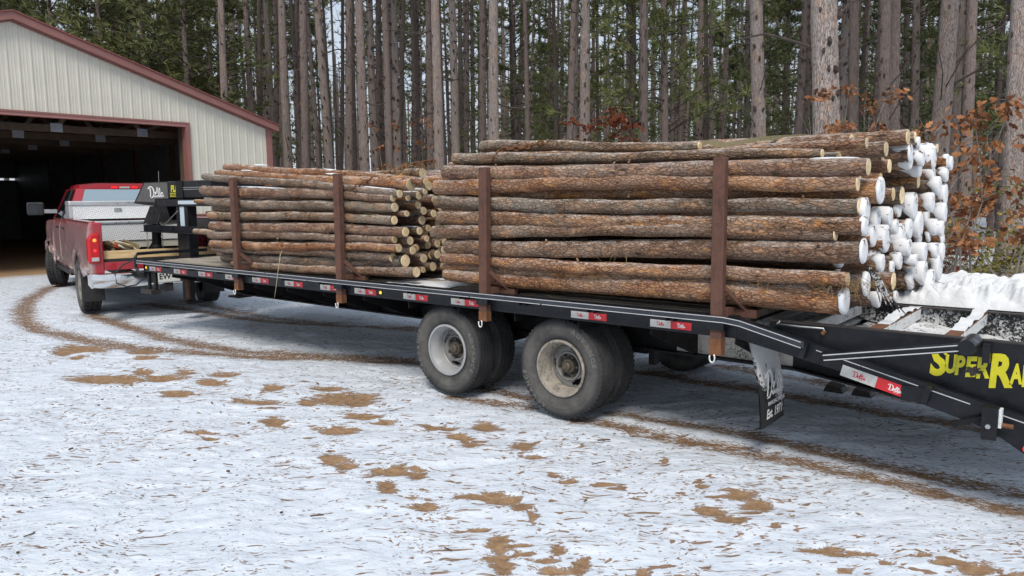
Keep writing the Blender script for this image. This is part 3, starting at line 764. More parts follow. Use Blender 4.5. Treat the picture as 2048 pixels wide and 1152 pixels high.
def crown_mesh(seed, z0, z1, length, nbr, tufts, mat, wood, tuft_len=0.34, droop=0.0, needles=7):
    rg = random.Random(seed); mw = MB(); V = []; Fc = []
    for b in range(nbr):
        f = rg.random() ** 0.9; z = z0 + (z1 - z0) * f; a = rg.uniform(0, 2 * pi)
        ll = length * ((1 - f) ** 0.65 + 0.12) * rg.uniform(0.55, 1.1)
        d = Vector((cos(a), sin(a), rg.uniform(-0.1, 0.45) + f * 0.5 - droop)).normalized()
        p0 = Vector((0, 0, z)); pts = [p0]; p = p0
        for j in range(3):
            p = p + (d + Vector((rg.uniform(-.18, .18), rg.uniform(-.18, .18), rg.uniform(-.08, .16)))) * (ll / 3); pts.append(p)
        mw.tube(pts, [0.030, 0.022, 0.014, 0.006], 3, False)
        for k in range(tufts):
            s = 0.28 + 0.72 * rg.random() ** 0.7; q = s * 3; i0 = min(2, int(q)); c = pts[i0].lerp(pts[i0 + 1], q - i0)
            c = c + Vector((rg.gauss(0, .22), rg.gauss(0, .22), rg.gauss(0, .14))) * (0.35 + ll * 0.22)
            ax = (d + Vector((rg.uniform(-.7, .7), rg.uniform(-.7, .7), rg.uniform(-.2, .9)))).normalized()
            for m in range(needles):
                e = (ax + Vector((rg.uniform(-.9, .9), rg.uniform(-.9, .9), rg.uniform(-.9, .9)))).normalized() * tuft_len * rg.uniform(0.7, 1.2)
                sd_ = e.cross(Vector((rg.uniform(-1, 1), rg.uniform(-1, 1), rg.uniform(-1, 1)))).normalized() * tuft_len * 0.055
                o = len(V); V += [c - sd_, c + sd_, c + e]; Fc.append((o, o + 1, o + 2))
    crown = MB().add(V, Fc)
    me = bpy.data.meshes.new('crown'); me.from_pydata([tuple(p) for p in crown.v], [], crown.f); me.materials.append(mat); me.update()
    return me, mw.build('limbs', wood, data=True)
TRK = {True: [trunk_mesh(s, TR_LIT) for s in range(4)], False: [trunk_mesh(40 + s, TR_SHADED) for s in range(5)]}
STB = [stubs_mesh(90 + s) for s in range(6)]
CRW = [crown_mesh(200 + s, 14.0, 21.0, 1.9, 42, 8, NEEDLE, TWIG, 0.42) for s in range(3)]               # tall pines: high crowns
CRL = [crown_mesh(300 + s, 3.2, 14.0, 3.0, 78, 9, (NEEDLE, NEEDLE2)[s % 2], TWIG, 0.38, 0.08, 13) for s in range(4)]   # younger pines branching low down
FOREST = []
def pine(base, top_dir, dia, pale, seed, label, group, crown='high', stubs=True, Hs=1.0, cs=1.0):
    rg = random.Random(seed)
    e = empty('pine_tree', base)
    z = Vector(top_dir).normalized(); x = Vector((cos(seed * 2.4), sin(seed * 2.4), 0)); y = z.cross(x).normalized(); x = y.cross(z)
    e.rotation_euler = Matrix((x, y, z)).transposed().to_euler()
    tag(e, label, 'tree', group)
    tk = link('trunk', TRK[pale][rg.randrange(len(TRK[pale]))], e); tk.scale = (dia, dia, Hs)
    if stubs:
        sb = link('dead_branches', STB[rg.randrange(len(STB))], e); sb.scale = (dia, dia, 1.0); sb['kind'] = 'stuff'
    cr = CRW if crown == 'high' else CRL
    m1, m2 = cr[rg.randrange(len(cr))]
    c1 = link('crown', m1, e); c2 = link('limbs', m2, e); c1['kind'] = 'stuff'; c2['kind'] = 'stuff'
    c1.scale = c2.scale = (cs, cs, Hs)
    FOREST.append(e)
    return e
def on_ring(u, v, R):
    d = ray(u, v); h = sqrt(d.x ** 2 + d.y ** 2); return CAM + d * (R / h)
# trunks that can be told apart: (x at the top edge, x 300 px lower, width in px, lit bark tone)
front = [(190, 198, 10, 0), (233, 241, 11, 0), (318, 324, 8, 0), (364, 364, 9, 0), (398, 412, 10, 0), (412, 427, 12, 0), (435, 453, 14, 0), (464, 481, 15, 1), (493, 510, 14, 0), (515, 521, 12, 0), (527, 544, 15, 1), (550, 554, 12, 0),
         (567, 578, 19, 1), (603, 611, 18, 0), (635, 656, 19, 1), (685, 682, 10, 0), (696, 699, 17, 0), (720, 729, 20, 0), (738, 750, 18, 1), (759, 760, 14, 0), (767, 777, 16, 0), (786, 793, 18, 1), (804, 800, 12, 0), (825, 827, 9, 0),
         (835, 838, 10, 0), (852, 859, 15, 0), (866, 877, 22, 1), (879, 891, 9, 0), (900, 911, 19, 1), (920, 927, 12, 0), (929, 936, 9, 0), (943, 947, 11, 0), (966, 963, 17, 0), (986, 989, 24, 1), (1004, 1010, 9, 0), (1024, 1027, 13, 0),
         (1042, 1039, 11, 0), (1068, 1061, 9, 0), (1078, 1085, 8, 0), (1102, 1096, 10, 0), (1123, 1125, 10, 0), (1147, 1146, 19, 1), (1170, 1167, 24, 1), (1188, 1184, 10, 0), (1211, 1210, 8, 0), (1236, 1228, 8, 0), (1257, 1254, 11, 0),
         (1286, 1288, 20, 0), (1346, 1345, 11, 0), (1367, 1364, 10, 0), (1400, 1399, 15, 0), (1413, 1412, 12, 0), (1425, 1423, 12, 0), (1456, 1447, 11, 0), (1485, 1477, 9, 0), (1496, 1495, 14, 0), (1517, 1520, 29, 1), (1612, 1595, 17, 0),
         (1622, 1611, 14, 0), (1655, 1655, 52, 1), (1692, 1676, 20, 1), (1708, 1704, 20, 0), (1766, 1763, 22, 0), (1796, 1790, 21, 0), (1811, 1806, 12, 0), (1829, 1827, 16, 0), (1900, 1875, 34, 1), (1919, 1905, 17, 0), (1943, 1932, 20, 0),
         (2000, 1998, 12, 0), (2040, 2026, 38, 1)]
rg = random.Random(77)
corner_i = 0
for i, (ut, ub, wd, pale) in enumerate(front):
    dia = 0.40 if pale else 0.33
    if wd >= 34: dia = 0.46
    if wd > 50: dia = 0.50
    Rr = FOC * dia / wd * rg.uniform(0.97, 1.03)
    Rr = min(Rr, 62)
    dia = Rr * wd / FOC
    p_top = on_ring(ut, 0, Rr); p_bot = on_ring(ub, 300, Rr)
    d = p_top - p_bot
    base = p_bot - d * (p_bot.z / d.z)
    look = 'lit grey' if pale else 'shaded brown'
    size = 'very thick' if wd > 45 else ('thick' if wd >= 22 else ('medium' if wd >= 14 else 'slim'))
    if ut < 560:
        lab = '%s %s pine rising behind the barn roof, %s from the ridge' % (size, look, ordn(i + 1))
    else:
        corner_i += 1
        lab = '%s %s pine trunk, %s to the right of the barn corner' % (size, look, ordn(corner_i))
    pine((base.x, base.y, gz(base.x, base.y)), d, dia, bool(pale), 1000 + i, lab, 'pines that can be told apart', 'high' if ut > 450 or wd > 9 else 'low', True, 1.0)
# deep rows of the plantation
for i, (u, R, Hs_, cs_) in enumerate(((30, 44, 0.95, 1.5), (120, 42, 1.0, 1.4), (215, 38, 0.9, 1.35), (300, 36, 0.95, 1.4), (385, 33, 0.85, 1.25), (80, 50, 1.1, 1.5), (450, 38, 0.8, 1.2))):
    p = on_ring(u, 300, R)
    pine((p.x, p.y, gz(p.x, p.y)), (0, 0, 1), 0.26, False, 2000 + i * 2, 'bushy green pine behind the barn roof slope, %s of these from the ridge' % ordn(sorted([30, 120, 215, 300, 385, 80, 450]).index(u) + 1), 'bushy pines behind the barn', 'low', True, Hs_, cs_)
rg = random.Random(4)
placed = [(e.location.x, e.location.y) for e in FOREST]
cnt = 0; tries = 0; LOWC = {True: 0, False: 0}; DEEP = []
while cnt < 205 and tries < 12000:
    tries += 1
    u = rg.uniform(420, 2160) if rg.random() < 0.85 else rg.uniform(-120, 420); R = rg.uniform(27, 80)
    p = on_ring(u, 400, R)
    if p.x < BX + 1 and p.x > BX - 23 and abs(p.y - BYR) < BHALF + 3: continue
    if p.y < 9: continue
    if any((p.x - a) ** 2 + (p.y - b) ** 2 < 1.9 ** 2 for a, b in placed): continue
    placed.append((p.x, p.y)); cnt += 1
    low = rg.random() < (0.30 if u > 1000 else (0.8 if u < 430 else 0.05))
    LOWC[low] += 1; lab = None
    DEEP.append((u, low, pine((p.x, p.y, gz(p.x, p.y)), (rg.gauss(0, .02), rg.gauss(0, .02), 1), rg.uniform(0.2, 0.32), False, 3000 + cnt, '', 'young green pines in the deep wood' if low else 'slim stems in the deep wood',
         'low' if low else 'high', R < 45 or low, rg.uniform(0.8, 1.15), rg.uniform(0.9, 1.3))))

# the far wood behind, one mass of stems and boughs that closes the gaps
rgw = random.Random(99); st_m = MB(); V = []; Fc = []
for i in range(520):
    u = rgw.uniform(350, 2200); R = rgw.uniform(82, 125); p = on_ring(u, 400, R); r = rgw.uniform(0.09, 0.17); lx, ly = rgw.gauss(0, .25), rgw.gauss(0, .25)
    st_m.tube([(p.x, p.y, -0.2), (p.x + lx, p.y + ly, 17)], [r, r * 0.6], 5, False)
    dens = 1.0 if (u > 960 or u < 560) else 0.35
    for k in range(int(60 * dens)):
        z = rgw.uniform(2.0, 17); a = rgw.uniform(0, 6.28); q = rgw.random() ** 0.6 * 2.2; c = Vector((p.x + q * cos(a), p.y + q * sin(a), z))
        for m in range(4):
            e = Vector((rgw.gauss(0, 1), rgw.gauss(0, 1), rgw.gauss(0, .6))).normalized() * rgw.uniform(0.4, 0.8); sd_ = e.cross(Vector((rgw.gauss(0, 1), rgw.gauss(0, 1), rgw.gauss(0, 1)))).normalized() * 0.06
            o = len(V); V += [c - sd_, c + sd_, c + e]; Fc.append((o, o + 1, o + 2))
fw_ = st_m.build('far_wood', TR_SHADED); kind(fw_, 'stuff', 'far mass of pine stems and boughs closing the view behind the plantation')
fme = bpy.data.meshes.new('boughs'); fme.from_pydata([tuple(q) for q in V], [], Fc); fme.materials.append(NEEDLE2); link('boughs', fme, fw_)['kind'] = 'stuff'
k_ = {True: 0, False: 0}
for u, low, e in sorted(DEEP, key=lambda q: q[0]):
    k_[low] += 1
    e['label'] = ('young pine with low green boughs deep in the wood, %s of these from the left' if low else 'slim dark pine stem deep in the wood, %s of these from the left') % ordn(k_[low])
# ================================================================== TRAILER
TX0, TXB, TXE = -6.86, 1.06, 2.95            # deck front, start of the dovetail, tail end
TW = 2.60                                    # width between the side channels
SL = -0.2405                                 # fall of the dovetail
trailer = empty('flatbed_trailer', (-0.97, 1.3, 0.0))
tag(trailer, 'black gooseneck flatbed trailer with dual wheels, carrying both log stacks', 'trailer')
def part(mb, name, mat, parent=None, **kw): return mb.build(name, mat, parent or trailer, **kw)

# deck planks run lengthwise, cross-cut at the dovetail
npl = 14
for i in range(npl):
    y0 = 0.06 + i * (TW - 0.12) / npl; y1 = 0.06 + (i + 1) * (TW - 0.12) / npl - 0.007
    part(MB().box(TX0 + 0.05, TXB - 0.02, y0, y1, 0.868, 0.912 + 0.003 * ((i * 7) % 3)), 'deck_plank', MAT['deck'])
part(MB().box(TX0 + 0.0, TX0 + 0.045, 0.0, TW, 0.79, 0.925), 'headboard_channel', MAT['black'])
for sgn, yf in ((-1, 0.0), (1, TW)):
    near = sgn < 0
    def yy(a, b): return (yf + a, yf + b) if near else (yf - b, yf - a)
    # side channel (web with lips)
    a, b = yy(0.0, 0.008)
    ch = MB().box(TX0, TXB, a, b, 0.800, 0.918)
    a, b = yy(0.0, 0.05); ch.box(TX0, TXB, a, b, 0.785, 0.7995); a, b = yy(0.0, 0.055); ch.box(TX0, TXB, a, b, 0.9185, 0.926)
    part(ch, 'side_channel', MAT['black'])
    # rub rail held off the channel
    a, b = yy(-0.075, -0.063)
    poly = [(TX0 - 0.03, 0.891), (TX0 - 0.03, 0.930), (TXB - 0.05, 0.928), (TXB + 0.05, 0.918), (1.50, 0.828 - 0.003), (1.50, 0.787), (TXB + 0.05, 0.879), (TXB - 0.05, 0.889)]
    part(MB().prism(poly, lambda p, q, t: (p, t, q), a, b), 'rub_rail', MAT['rail_blue'])
    a, b = yy(-0.0625, -0.0005)
    sp = MB(); sp.box(TX0 - 0.02, TX0 + 0.02, a, b, 0.893, 0.926)
    for k in range(26):
        xs = -6.5 + k * 0.595
        if xs < TXB - 0.3: sp.box(xs - 0.02, xs + 0.02, a, b, 0.895, 0.922)
    part(sp, 'rail_spacers', MAT['black'])
    if near:
        ps = MB()
        for dz in (0.0, -0.0335):
            zt = 0.929 + dz
            pl = [(TX0 - 0.03, zt), (TXB - 0.06, zt - 0.002), (TXB + 0.045, zt - 0.013), (1.485, zt - 0.013 - 0.2405 * 0.38)]
            for (xa, za), (xb, zb) in zip(pl[:-1], pl[1:]):
                for q in range(max(1, int((xb - xa) / 0.7))):
                    nn = max(1, int((xb - xa) / 0.7)); f0 = q / nn; f1 = (q + 1) / nn
                    g = 0.0 if rng.random() > 0.18 else rng.uniform(0.005, 0.03)
                    x_a = xa + (xb - xa) * f0 + g; x_b = xa + (xb - xa) * f1
                    ps.add([(x_a, -0.0770, za + (zb - za) * f0 - 0.0052), (x_b, -0.0770, za + (zb - za) * f1 - 0.0052), (x_b, -0.0770, za + (zb - za) * f1), (x_a, -0.0770, za + (zb - za) * f0)], [(0, 1, 2, 3)])
        part(ps, 'pinstripes', MAT['stripe'])

# ---- handwritten word on the reflective tape, as flat strokes
def ribbon(strokes, w):
    """strokes: polylines in 2-D -> flat ribbon verts / faces"""
    V = []; Fs = []
    for s in strokes:
        # smooth
        pts = []
        n = len(s)
        for i in range(n - 1):
            p0 = Vector(s[max(i - 1, 0)]); p1 = Vector(s[i]); p2 = Vector(s[i + 1]); p3 = Vector(s[min(i + 2, n - 1)])
            for k in range(4):
                t_ = k / 4
                pts.append(0.5 * ((2 * p1) + (p2 - p0) * t_ + (2 * p0 - 5 * p1 + 4 * p2 - p3) * t_ ** 2 + (3 * p1 - p0 - 3 * p2 + p3) * t_ ** 3))
        pts.append(Vector(s[-1]))
        o = len(V)
        for i, p in enumerate(pts):
            d = (pts[min(i + 1, len(pts) - 1)] - pts[max(i - 1, 0)]); d = d.normalized() if d.length > 1e-9 else Vector((1, 0))
            nrm = Vector((-d.y, d.x)) * w / 2 * (0.75 + 0.5 * abs(d.y))
            V += [p + nrm, p - nrm]
        for i in range(len(pts) - 1): Fs.append((o + 2 * i, o + 2 * i + 1, o + 2 * i + 3, o + 2 * i + 2))
    return V, Fs
WORD = [[(0.10, 0.86), (0.14, 0.5), (0.10, 0.10), (0.00, 0.16), (0.10, 0.08), (0.30, 0.10), (0.42, 0.38), (0.40, 0.72), (0.22, 0.95), (0.02, 0.90), (-0.08, 0.76)],
        [(0.46, 0.26), (0.58, 0.40), (0.56, 0.50), (0.48, 0.44), (0.46, 0.22), (0.56, 0.12), (0.68, 0.30), (0.78, 0.78), (0.74, 0.84), (0.68, 0.40), (0.72, 0.12), (0.82, 0.24)],
        [(0.94, 0.82), (0.86, 0.30), (0.90, 0.12), (1.00, 0.22)], [(0.80, 0.58), (1.04, 0.62)],
        [(1.20, 0.42), (1.08, 0.46), (1.02, 0.24), (1.10, 0.12), (1.20, 0.36), (1.20, 0.16), (1.30, 0.18)]]
WV, WF = ribbon(WORD, 0.075)
UL, ULF = ribbon([[(0.55, -0.06), (0.8, -0.05), (1.05, -0.03)]], 0.05)
def word_geo(mb, to3, m=0, under=True):
    mb.add([to3(p.x, p.y) for p in WV], WF, m)
    if under: mb.add([to3(p.x, p.y) for p in UL], ULF, m)
# shared tape meshes in local coordinates: x along the rail, z up, front face at -y
def tape_parts(ln=0.1524, h=0.0508):
    a = MB().box(0, ln, -0.0015, 0, 0, h).build('white_tape', MAT['tape_white'], data=True)
    b = MB().box(ln + 0.0004, 2 * ln, -0.0015, 0, 0, h).build('red_tape', MAT['tape_red'], data=True)
    m1 = MB(); word_geo(m1, lambda p, q: (0.052 + p * 0.044, -0.0022, 0.011 + q * 0.030)); m1 = m1.build('lettering', MAT['red_ink'], data=True)
    m2 = MB(); word_geo(m2, lambda p, q: (0.052 + ln + p * 0.044, -0.0022, 0.011 + q * 0.030)); m2 = m2.build('lettering', MAT['white_ink'], data=True)
    return a, b, m1, m2
TP = tape_parts()
def place_tape(x, y, z, ry=0.0, sc=1.0):
    e = link('reflective_tape', TP[0], trailer); e.location = Vector((x, y, z)) - trailer.location; e.rotation_euler = (0, ry, 0); e.scale = (sc, 1, sc)
    for m in TP[1:]: link(m.name.split('.')[0], m, e)
for x in (-6.700, -6.079, -5.500, -4.917, -4.376, -3.780, -3.187, -2.668, -2.001, -1.420, -0.205, 0.448):
    place_tape(x, -0.0005, 0.803)

# ---- stake pockets, posts' sockets
POSTX = (-4.60, -2.83, -1.02, 0.945)
for x in POSTX:
    pk = MB()
    pk.box(x - 0.058, x - 0.047, -0.062, -0.001, 0.838, 0.888); pk.box(x + 0.047, x + 0.058, -0.062, -0.001, 0.838, 0.888); pk.box(x - 0.058, x + 0.058, -0.0735, -0.0625, 0.838, 0.888)
    part(pk, 'stake_pocket', MAT['black'])
for k in range(24):
    xs = -6.2 + k * 0.31
    if min(abs(xs - p) for p in POSTX) > 0.15 and k % 2 == 0 and xs < 0.8:
        pk = MB(); pk.box(xs - 0.03, xs - 0.024, -0.062, -0.001, 0.862, 0.889); pk.box(xs + 0.024, xs + 0.03, -0.062, -0.001, 0.862, 0.889)
        part(pk, 'rail_bracket', MAT['black'])
# ---- marker lamps
for x in (-6.78, -2.30):
    lb = part(MB().lathe([(0.0, -0.012), (0.010, -0.011), (0.014, -0.005), (0.015, 0.0)], 14, (x, -0.001, 0.836)), 'marker_lamp', MAT['amber'], smooth=True)
    part(MB().lathe([(0.0155, -0.004), (0.021, -0.004), (0.022, 0.0), (0.0155, 0.0)], 14, (x, -0.0005, 0.836), closed=True), 'lamp_bezel', MAT['rubber'], lb)

# ---- main beams and outriggers
for yb, far in ((0.74, False), (1.86, True)):
    bm_ = MB()
    bot = [(TX0 + 0.15, 0.70), (TX0 + 1.15, 0.50), (-0.9, 0.49), (1.2, 0.48), (2.6, 0.30)]
    web = bot + [(2.6, 0.45), (1.1, 0.80), (TX0 + 0.15, 0.80)]
    bm_.prism(web, lambda p, q, t: (p, t, q), yb - 0.004, yb + 0.004)
    for (xa, za), (xb, zb) in zip(bot[:-1], bot[1:]): bm_.bar((xa, yb, za), (xb, yb, zb), 0.13, 0.014)
    part(bm_, 'main_beam', MAT['black_matt'])
    if not far:                      # blown slush stuck to the beam behind the wheels
        sl = MB(); sl.add([(0.28, yb - 0.006, 0.497), (1.17, yb - 0.006, 0.490), (1.17, yb - 0.006, 0.775), (0.28, yb - 0.006, 0.79)], [(0, 1, 2, 3)])
        part(sl, 'slush_crust', MAT['frost_mud'])
for k in range(13):
    x = -6.15 + k * 0.60
    if -2.1 < x < 0.2: 
        part(MB().box(x - 0.003, x + 0.003, 0.01, TW - 0.01, 0.72, 0.79), 'cross_member', MAT['black_matt'])
        continue
    og = MB()
    zb = 0.51 if x > TX0 + 1.1 else 0.60
    for s_, y0, y1 in ((1, 0.012, 0.735), (-1, TW - 0.012, 1.865)):
        og.prism([(y0, 0.785), (y1, 0.785), (y1, zb)], lambda p, q, t: (t, p, q), x - 0.003, x + 0.003)
        og.bar((x, y0, 0.779), (x, y1, zb), 0.065, 0.007, up=(1, 0, 0.0))
    og.box(x - 0.03, x + 0.03, 0.75, 1.85, 0.77, 0.784)
    part(og, 'outrigger', MAT['black_matt'])

# ---- wheels
R, RR, TWD = 0.3816, 0.2184, 0.225
def tyre_profile():
    w2 = TWD / 2
    p = [(RR - 0.012, -w2 * 0.62), (RR + 0.004, -w2 * 0.70), (RR + 0.018, -w2 * 0.80), (RR + 0.055, -w2 * 0.97), (RR + 0.085, -w2 * 1.0), (RR + 0.088, -w2 * 1.012), (RR + 0.092, -w2 * 1.0), (RR + 0.120, -w2 * 0.97), (R - 0.020, -w2 * 0.91), (R - 0.006, -w2 * 0.84), (R - 0.001, -w2 * 0.74)]
    gro = []
    for g in (-0.5, -0.17, 0.17, 0.5):
        gro += [(R, w2 * (g - 0.06)), (R - 0.011, w2 * (g - 0.045)), (R - 0.011, w2 * (g + 0.045)), (R, w2 * (g + 0.06))]
    q = [(r_, -a) for r_, a in reversed(p)]
    return p + gro + q
def dented_tread(me):
    pass
ty = MB().lathe(tyre_profile(), 64)
for k in range(64):                              # shallow cross sipes on both shoulders
    a = 2 * pi * k / 64
    for s_ in (-1, 1):
        c = Vector((cos(a), 0, sin(a)));
        ty.bar(c * (R - 0.004) + Vector((0, s_ * TWD * 0.30, 0)), c * (R - 0.004) + Vector((0, s_ * TWD * 0.415, 0)), 0.013, 0.012, up=c)
TYRE = ty.build('tyre', MAT['tyre'], smooth=38, data=True)
def rim_mesh(mat):
    w2 = TWD / 2
    # dished outwards edge, drop centre, deep barrel: the disc sits far in (outer wheel of a dual pair)
    p = [(RR - 0.010, -w2 * 0.60), (RR + 0.004, -w2 * 0.70), (RR + 0.005, -w2 * 0.84), (RR - 0.004, -w2 * 0.88), (RR - 0.014, -w2 * 0.86), (RR - 0.018, -w2 * 0.66), (RR - 0.028, -w2 * 0.58), (RR - 0.031, -w2 * 0.34), (RR - 0.041, -w2 * 0.26),
         (RR - 0.042, w2 * 0.35), (RR - 0.052, w2 * 0.42), (RR - 0.055, w2 * 0.72), (RR - 0.02, w2 * 0.78)]
    return MB().lathe(p, 48).build('rim', mat, smooth=50, data=True)
def disc_mesh():
    mb = MB(); n = 60; y = TWD / 2 * 0.35
    rad = [(RR - 0.050, y), (0.163, y - 0.003), (0.153, y - 0.006), (0.141, y - 0.009), (0.128, y - 0.011), (0.120, y - 0.012), (0.112, y - 0.026), (0.102, y - 0.028), (0.096, y - 0.02), (0.094, y + 0.035), (0.06, y + 0.04)]
    V = []; Fs = []
    for r_, a in rad:
        for k in range(n):
            t_ = 2 * pi * k / n; V.append((r_ * cos(t_), a, r_ * sin(t_)))
    for i in range(len(rad) - 1):
        for k in range(n):
            kk = (k - 26) % 20
            if (i == 1 and kk in (3, 4, 5)) or (i in (2, 3) and kk in (1, 2, 3, 4, 5, 6, 7)) or (i == 4 and kk in (3, 4, 5)): continue          # oval hand holes
            Fs.append((i * n + k, i * n + (k + 1) % n, (i + 1) * n + (k + 1) % n, (i + 1) * n + k))
    return mb.add(V, Fs).build('wheel_disc', MAT['disc'], smooth=40, data=True)
def hub_mesh():
    y = TWD / 2 * 0.35 + 0.02
    mb = MB().lathe([(0.072, y + 0.03), (0.070, y - 0.01), (0.062, y - 0.02), (0.060, y - 0.045), (0.052, y - 0.055), (0.040, y - 0.057), (0.038, y - 0.075), (0.030, y - 0.083), (0.0, y - 0.085)], 24)
    for k in range(6):
        a = 2 * pi * k / 6
        mb.lathe([(0.0, y - 0.055), (0.009, y - 0.053), (0.009, y - 0.01)], 6, (0.085 * cos(a), 0, 0.085 * sin(a)))
    mb.lathe([(0.0, y - 0.094), (0.016, y - 0.092), (0.016, y - 0.08)], 6)
    return mb.build('hub', MAT['hub'], smooth=35, data=True)
RIMM = [rim_mesh(MAT['rim']), rim_mesh(MAT['rim_dirty'])]
DISC, HUB = disc_mesh(), hub_mesh()
# raised maker's word moulded into the side wall, both halves
lv = MB()
for base_a, word in ((radians(20), 'ADVANCE'), (radians(160), 'ADVANCE')):
    pass
def arc_text(word, a_mid, rad, size, step, y):
    mb = MB()
    for i, ch in enumerate(word):
        V, Fs = text_geo(ch, size, 0, 0.002)
        a = a_mid - (i - (len(word) - 1) / 2) * step
        rt = Vector((sin(a), 0, -cos(a))); up_ = Vector((cos(a), 0, sin(a))); c = up_ * (rad - size * 0.35)
        mb.add([c + rt * (p[0] - size * 0.3) + up_ * p[1] + Vector((0, y, 0)) for p in V], Fs)
    return mb
LETT = plain('raised_tyre_lettering', (0.13, 0.125, 0.115), 0.7, 0, 0.2, 30)
ltm = arc_text('ADVANCE', radians(38), RR + 0.112, 0.052, radians(9.2), -TWD / 2 * 1.014)
lt2 = arc_text('ADVANCE', radians(218), RR + 0.112, 0.052, radians(9.2), -TWD / 2 * 1.014)
LETM = ltm.build('lettering', LETT, data=True); LETM2 = lt2.build('lettering', LETT, data=True)
def wheel(x, y, flip, dirty, rot, outer):
    e = empty('wheel', Vector((x, y, R)) - trailer.location); e.parent = trailer
    e.rotation_euler = (0, rot, pi if flip else 0)
    link('tyre', TYRE, e); link('rim', RIMM[dirty], e)
    if outer:
        link('wheel_disc', DISC, e); link('hub', HUB, e); link('lettering', LETM, e); link('lettering', LETM2, e)
    return e
AX = (-1.5649, -0.3667)
for i, x in enumerate(AX):
    wheel(x, 0.065 + TWD / 2 + 0.0, False, i, (0.62, 0.0)[i], True)
    wheel(x, 0.065 + TWD * 1.5 + 0.055, False, 1, 1.0, False)
    wheel(x, TW - 0.065 - TWD * 1.5 - 0.055, True, 1, 0.4, False)
    wheel(x, TW - 0.065 - TWD / 2, True, 0, 1.8, True)
    part(MB().tube([(x, 0.2, R), (x, TW - 0.2, R)], 0.06, 12), 'axle', MAT['black_matt'], smooth=True)
    part(MB().box(x - 0.40, x + 0.40, 0.70, 0.78, R + 0.06, R + 0.12), 'leaf_spring', MAT['black_matt'])
    part(MB().box(x + 0.42, x + 0.47, 0.70, 0.78, R - 0.02, 0.50), 'spring_hanger', MAT['black_matt'])
# ---- mud flaps
flap_m = NT('rubber_flap_with_snow'); vv = flap_m.co()
fk = flap_m.math('ADD', flap_m.noise(vv, 11, 6, 0.7, 0.4), flap_m.math('MULTIPLY', flap_m.math('SUBTRACT', flap_m.noise(vv, 45, 4, 0.6), 0.5), 0.45))
fs = flap_m.sep(vv)
gr = flap_m.math('ADD', fk, flap_m.math('MULTIPLY', flap_m.math('SUBTRACT', fs[2], 0.50), 1.1))
gr = flap_m.math('ADD', gr, flap_m.math('MULTIPLY', flap_m.math('SUBTRACT', fs[1], -1.05), 0.55))
fkk = flap_m.ramp(gr, [(0.43, 0.0), (0.46, 1.0)])
flap_m.fin(flap_m.mix(fkk, (0.022, 0.023, 0.025), flap_m.mix(flap_m.noise(vv, 30, 4), (0.50, 0.51, 0.52), (0.76, 0.77, 0.78))), 0.75, 0, flap_m.bump(fkk, 0.8, 0.01), 0.3)
FX = 1.20
for far in (False, True):
    y0, y1 = (0.065, 0.49) if not far else (TW - 0.49, TW - 0.065)
    V = []; Fs = []; nyy, nzz = 4, 8
    for sd_ in (0, 0.008):
        for j in range(nzz + 1):
            for i in range(nyy + 1):
                fy, fz = i / nyy, j / nzz
                V.append((FX - 0.10 + sd_ + 0.10 * (1 - (1 - fz) ** 2) * 1.0 + 0.004 * sin(fy * 5), y0 + (y1 - y0) * fy, 0.80 - fz * (0.60)))
    m_ = (nyy + 1) * (nzz + 1)
    for j in range(nzz):
        for i in range(nyy):
            a = j * (nyy + 1) + i
            Fs.append((a, a + 1, a + nyy + 2, a + nyy + 1)); Fs.append((m_ + a, m_ + a + nyy + 1, m_ + a + nyy + 2, m_ + a + 1))
    fl = part(MB().add(V, Fs), 'mud_flap', flap_m.m, smooth=True)
    if not far:
        tx = MB()
        V2, F2 = text_geo('Est. 1971', 0.080, 0.12, 0.003)
        tx.add([(FX + 0.0165, y0 + 0.075 + p[0] * 0.95, 0.255 + p[1] * 1.05) for p in V2], F2)
        word_geo(tx, lambda p, q: (FX + 0.0150, y0 + 0.055 + p * 0.24, 0.38 + q * 0.20), under=False)
        V2, F2 = text_geo('MANUFACTURING', 0.036, 0, 0.001)
        tx.add([(FX + 0.0158, y0 + 0.095 + p[0] * 0.98, 0.338 + p[1]) for p in V2], F2)
        part(tx, 'lettering', MAT['white_ink'], fl)
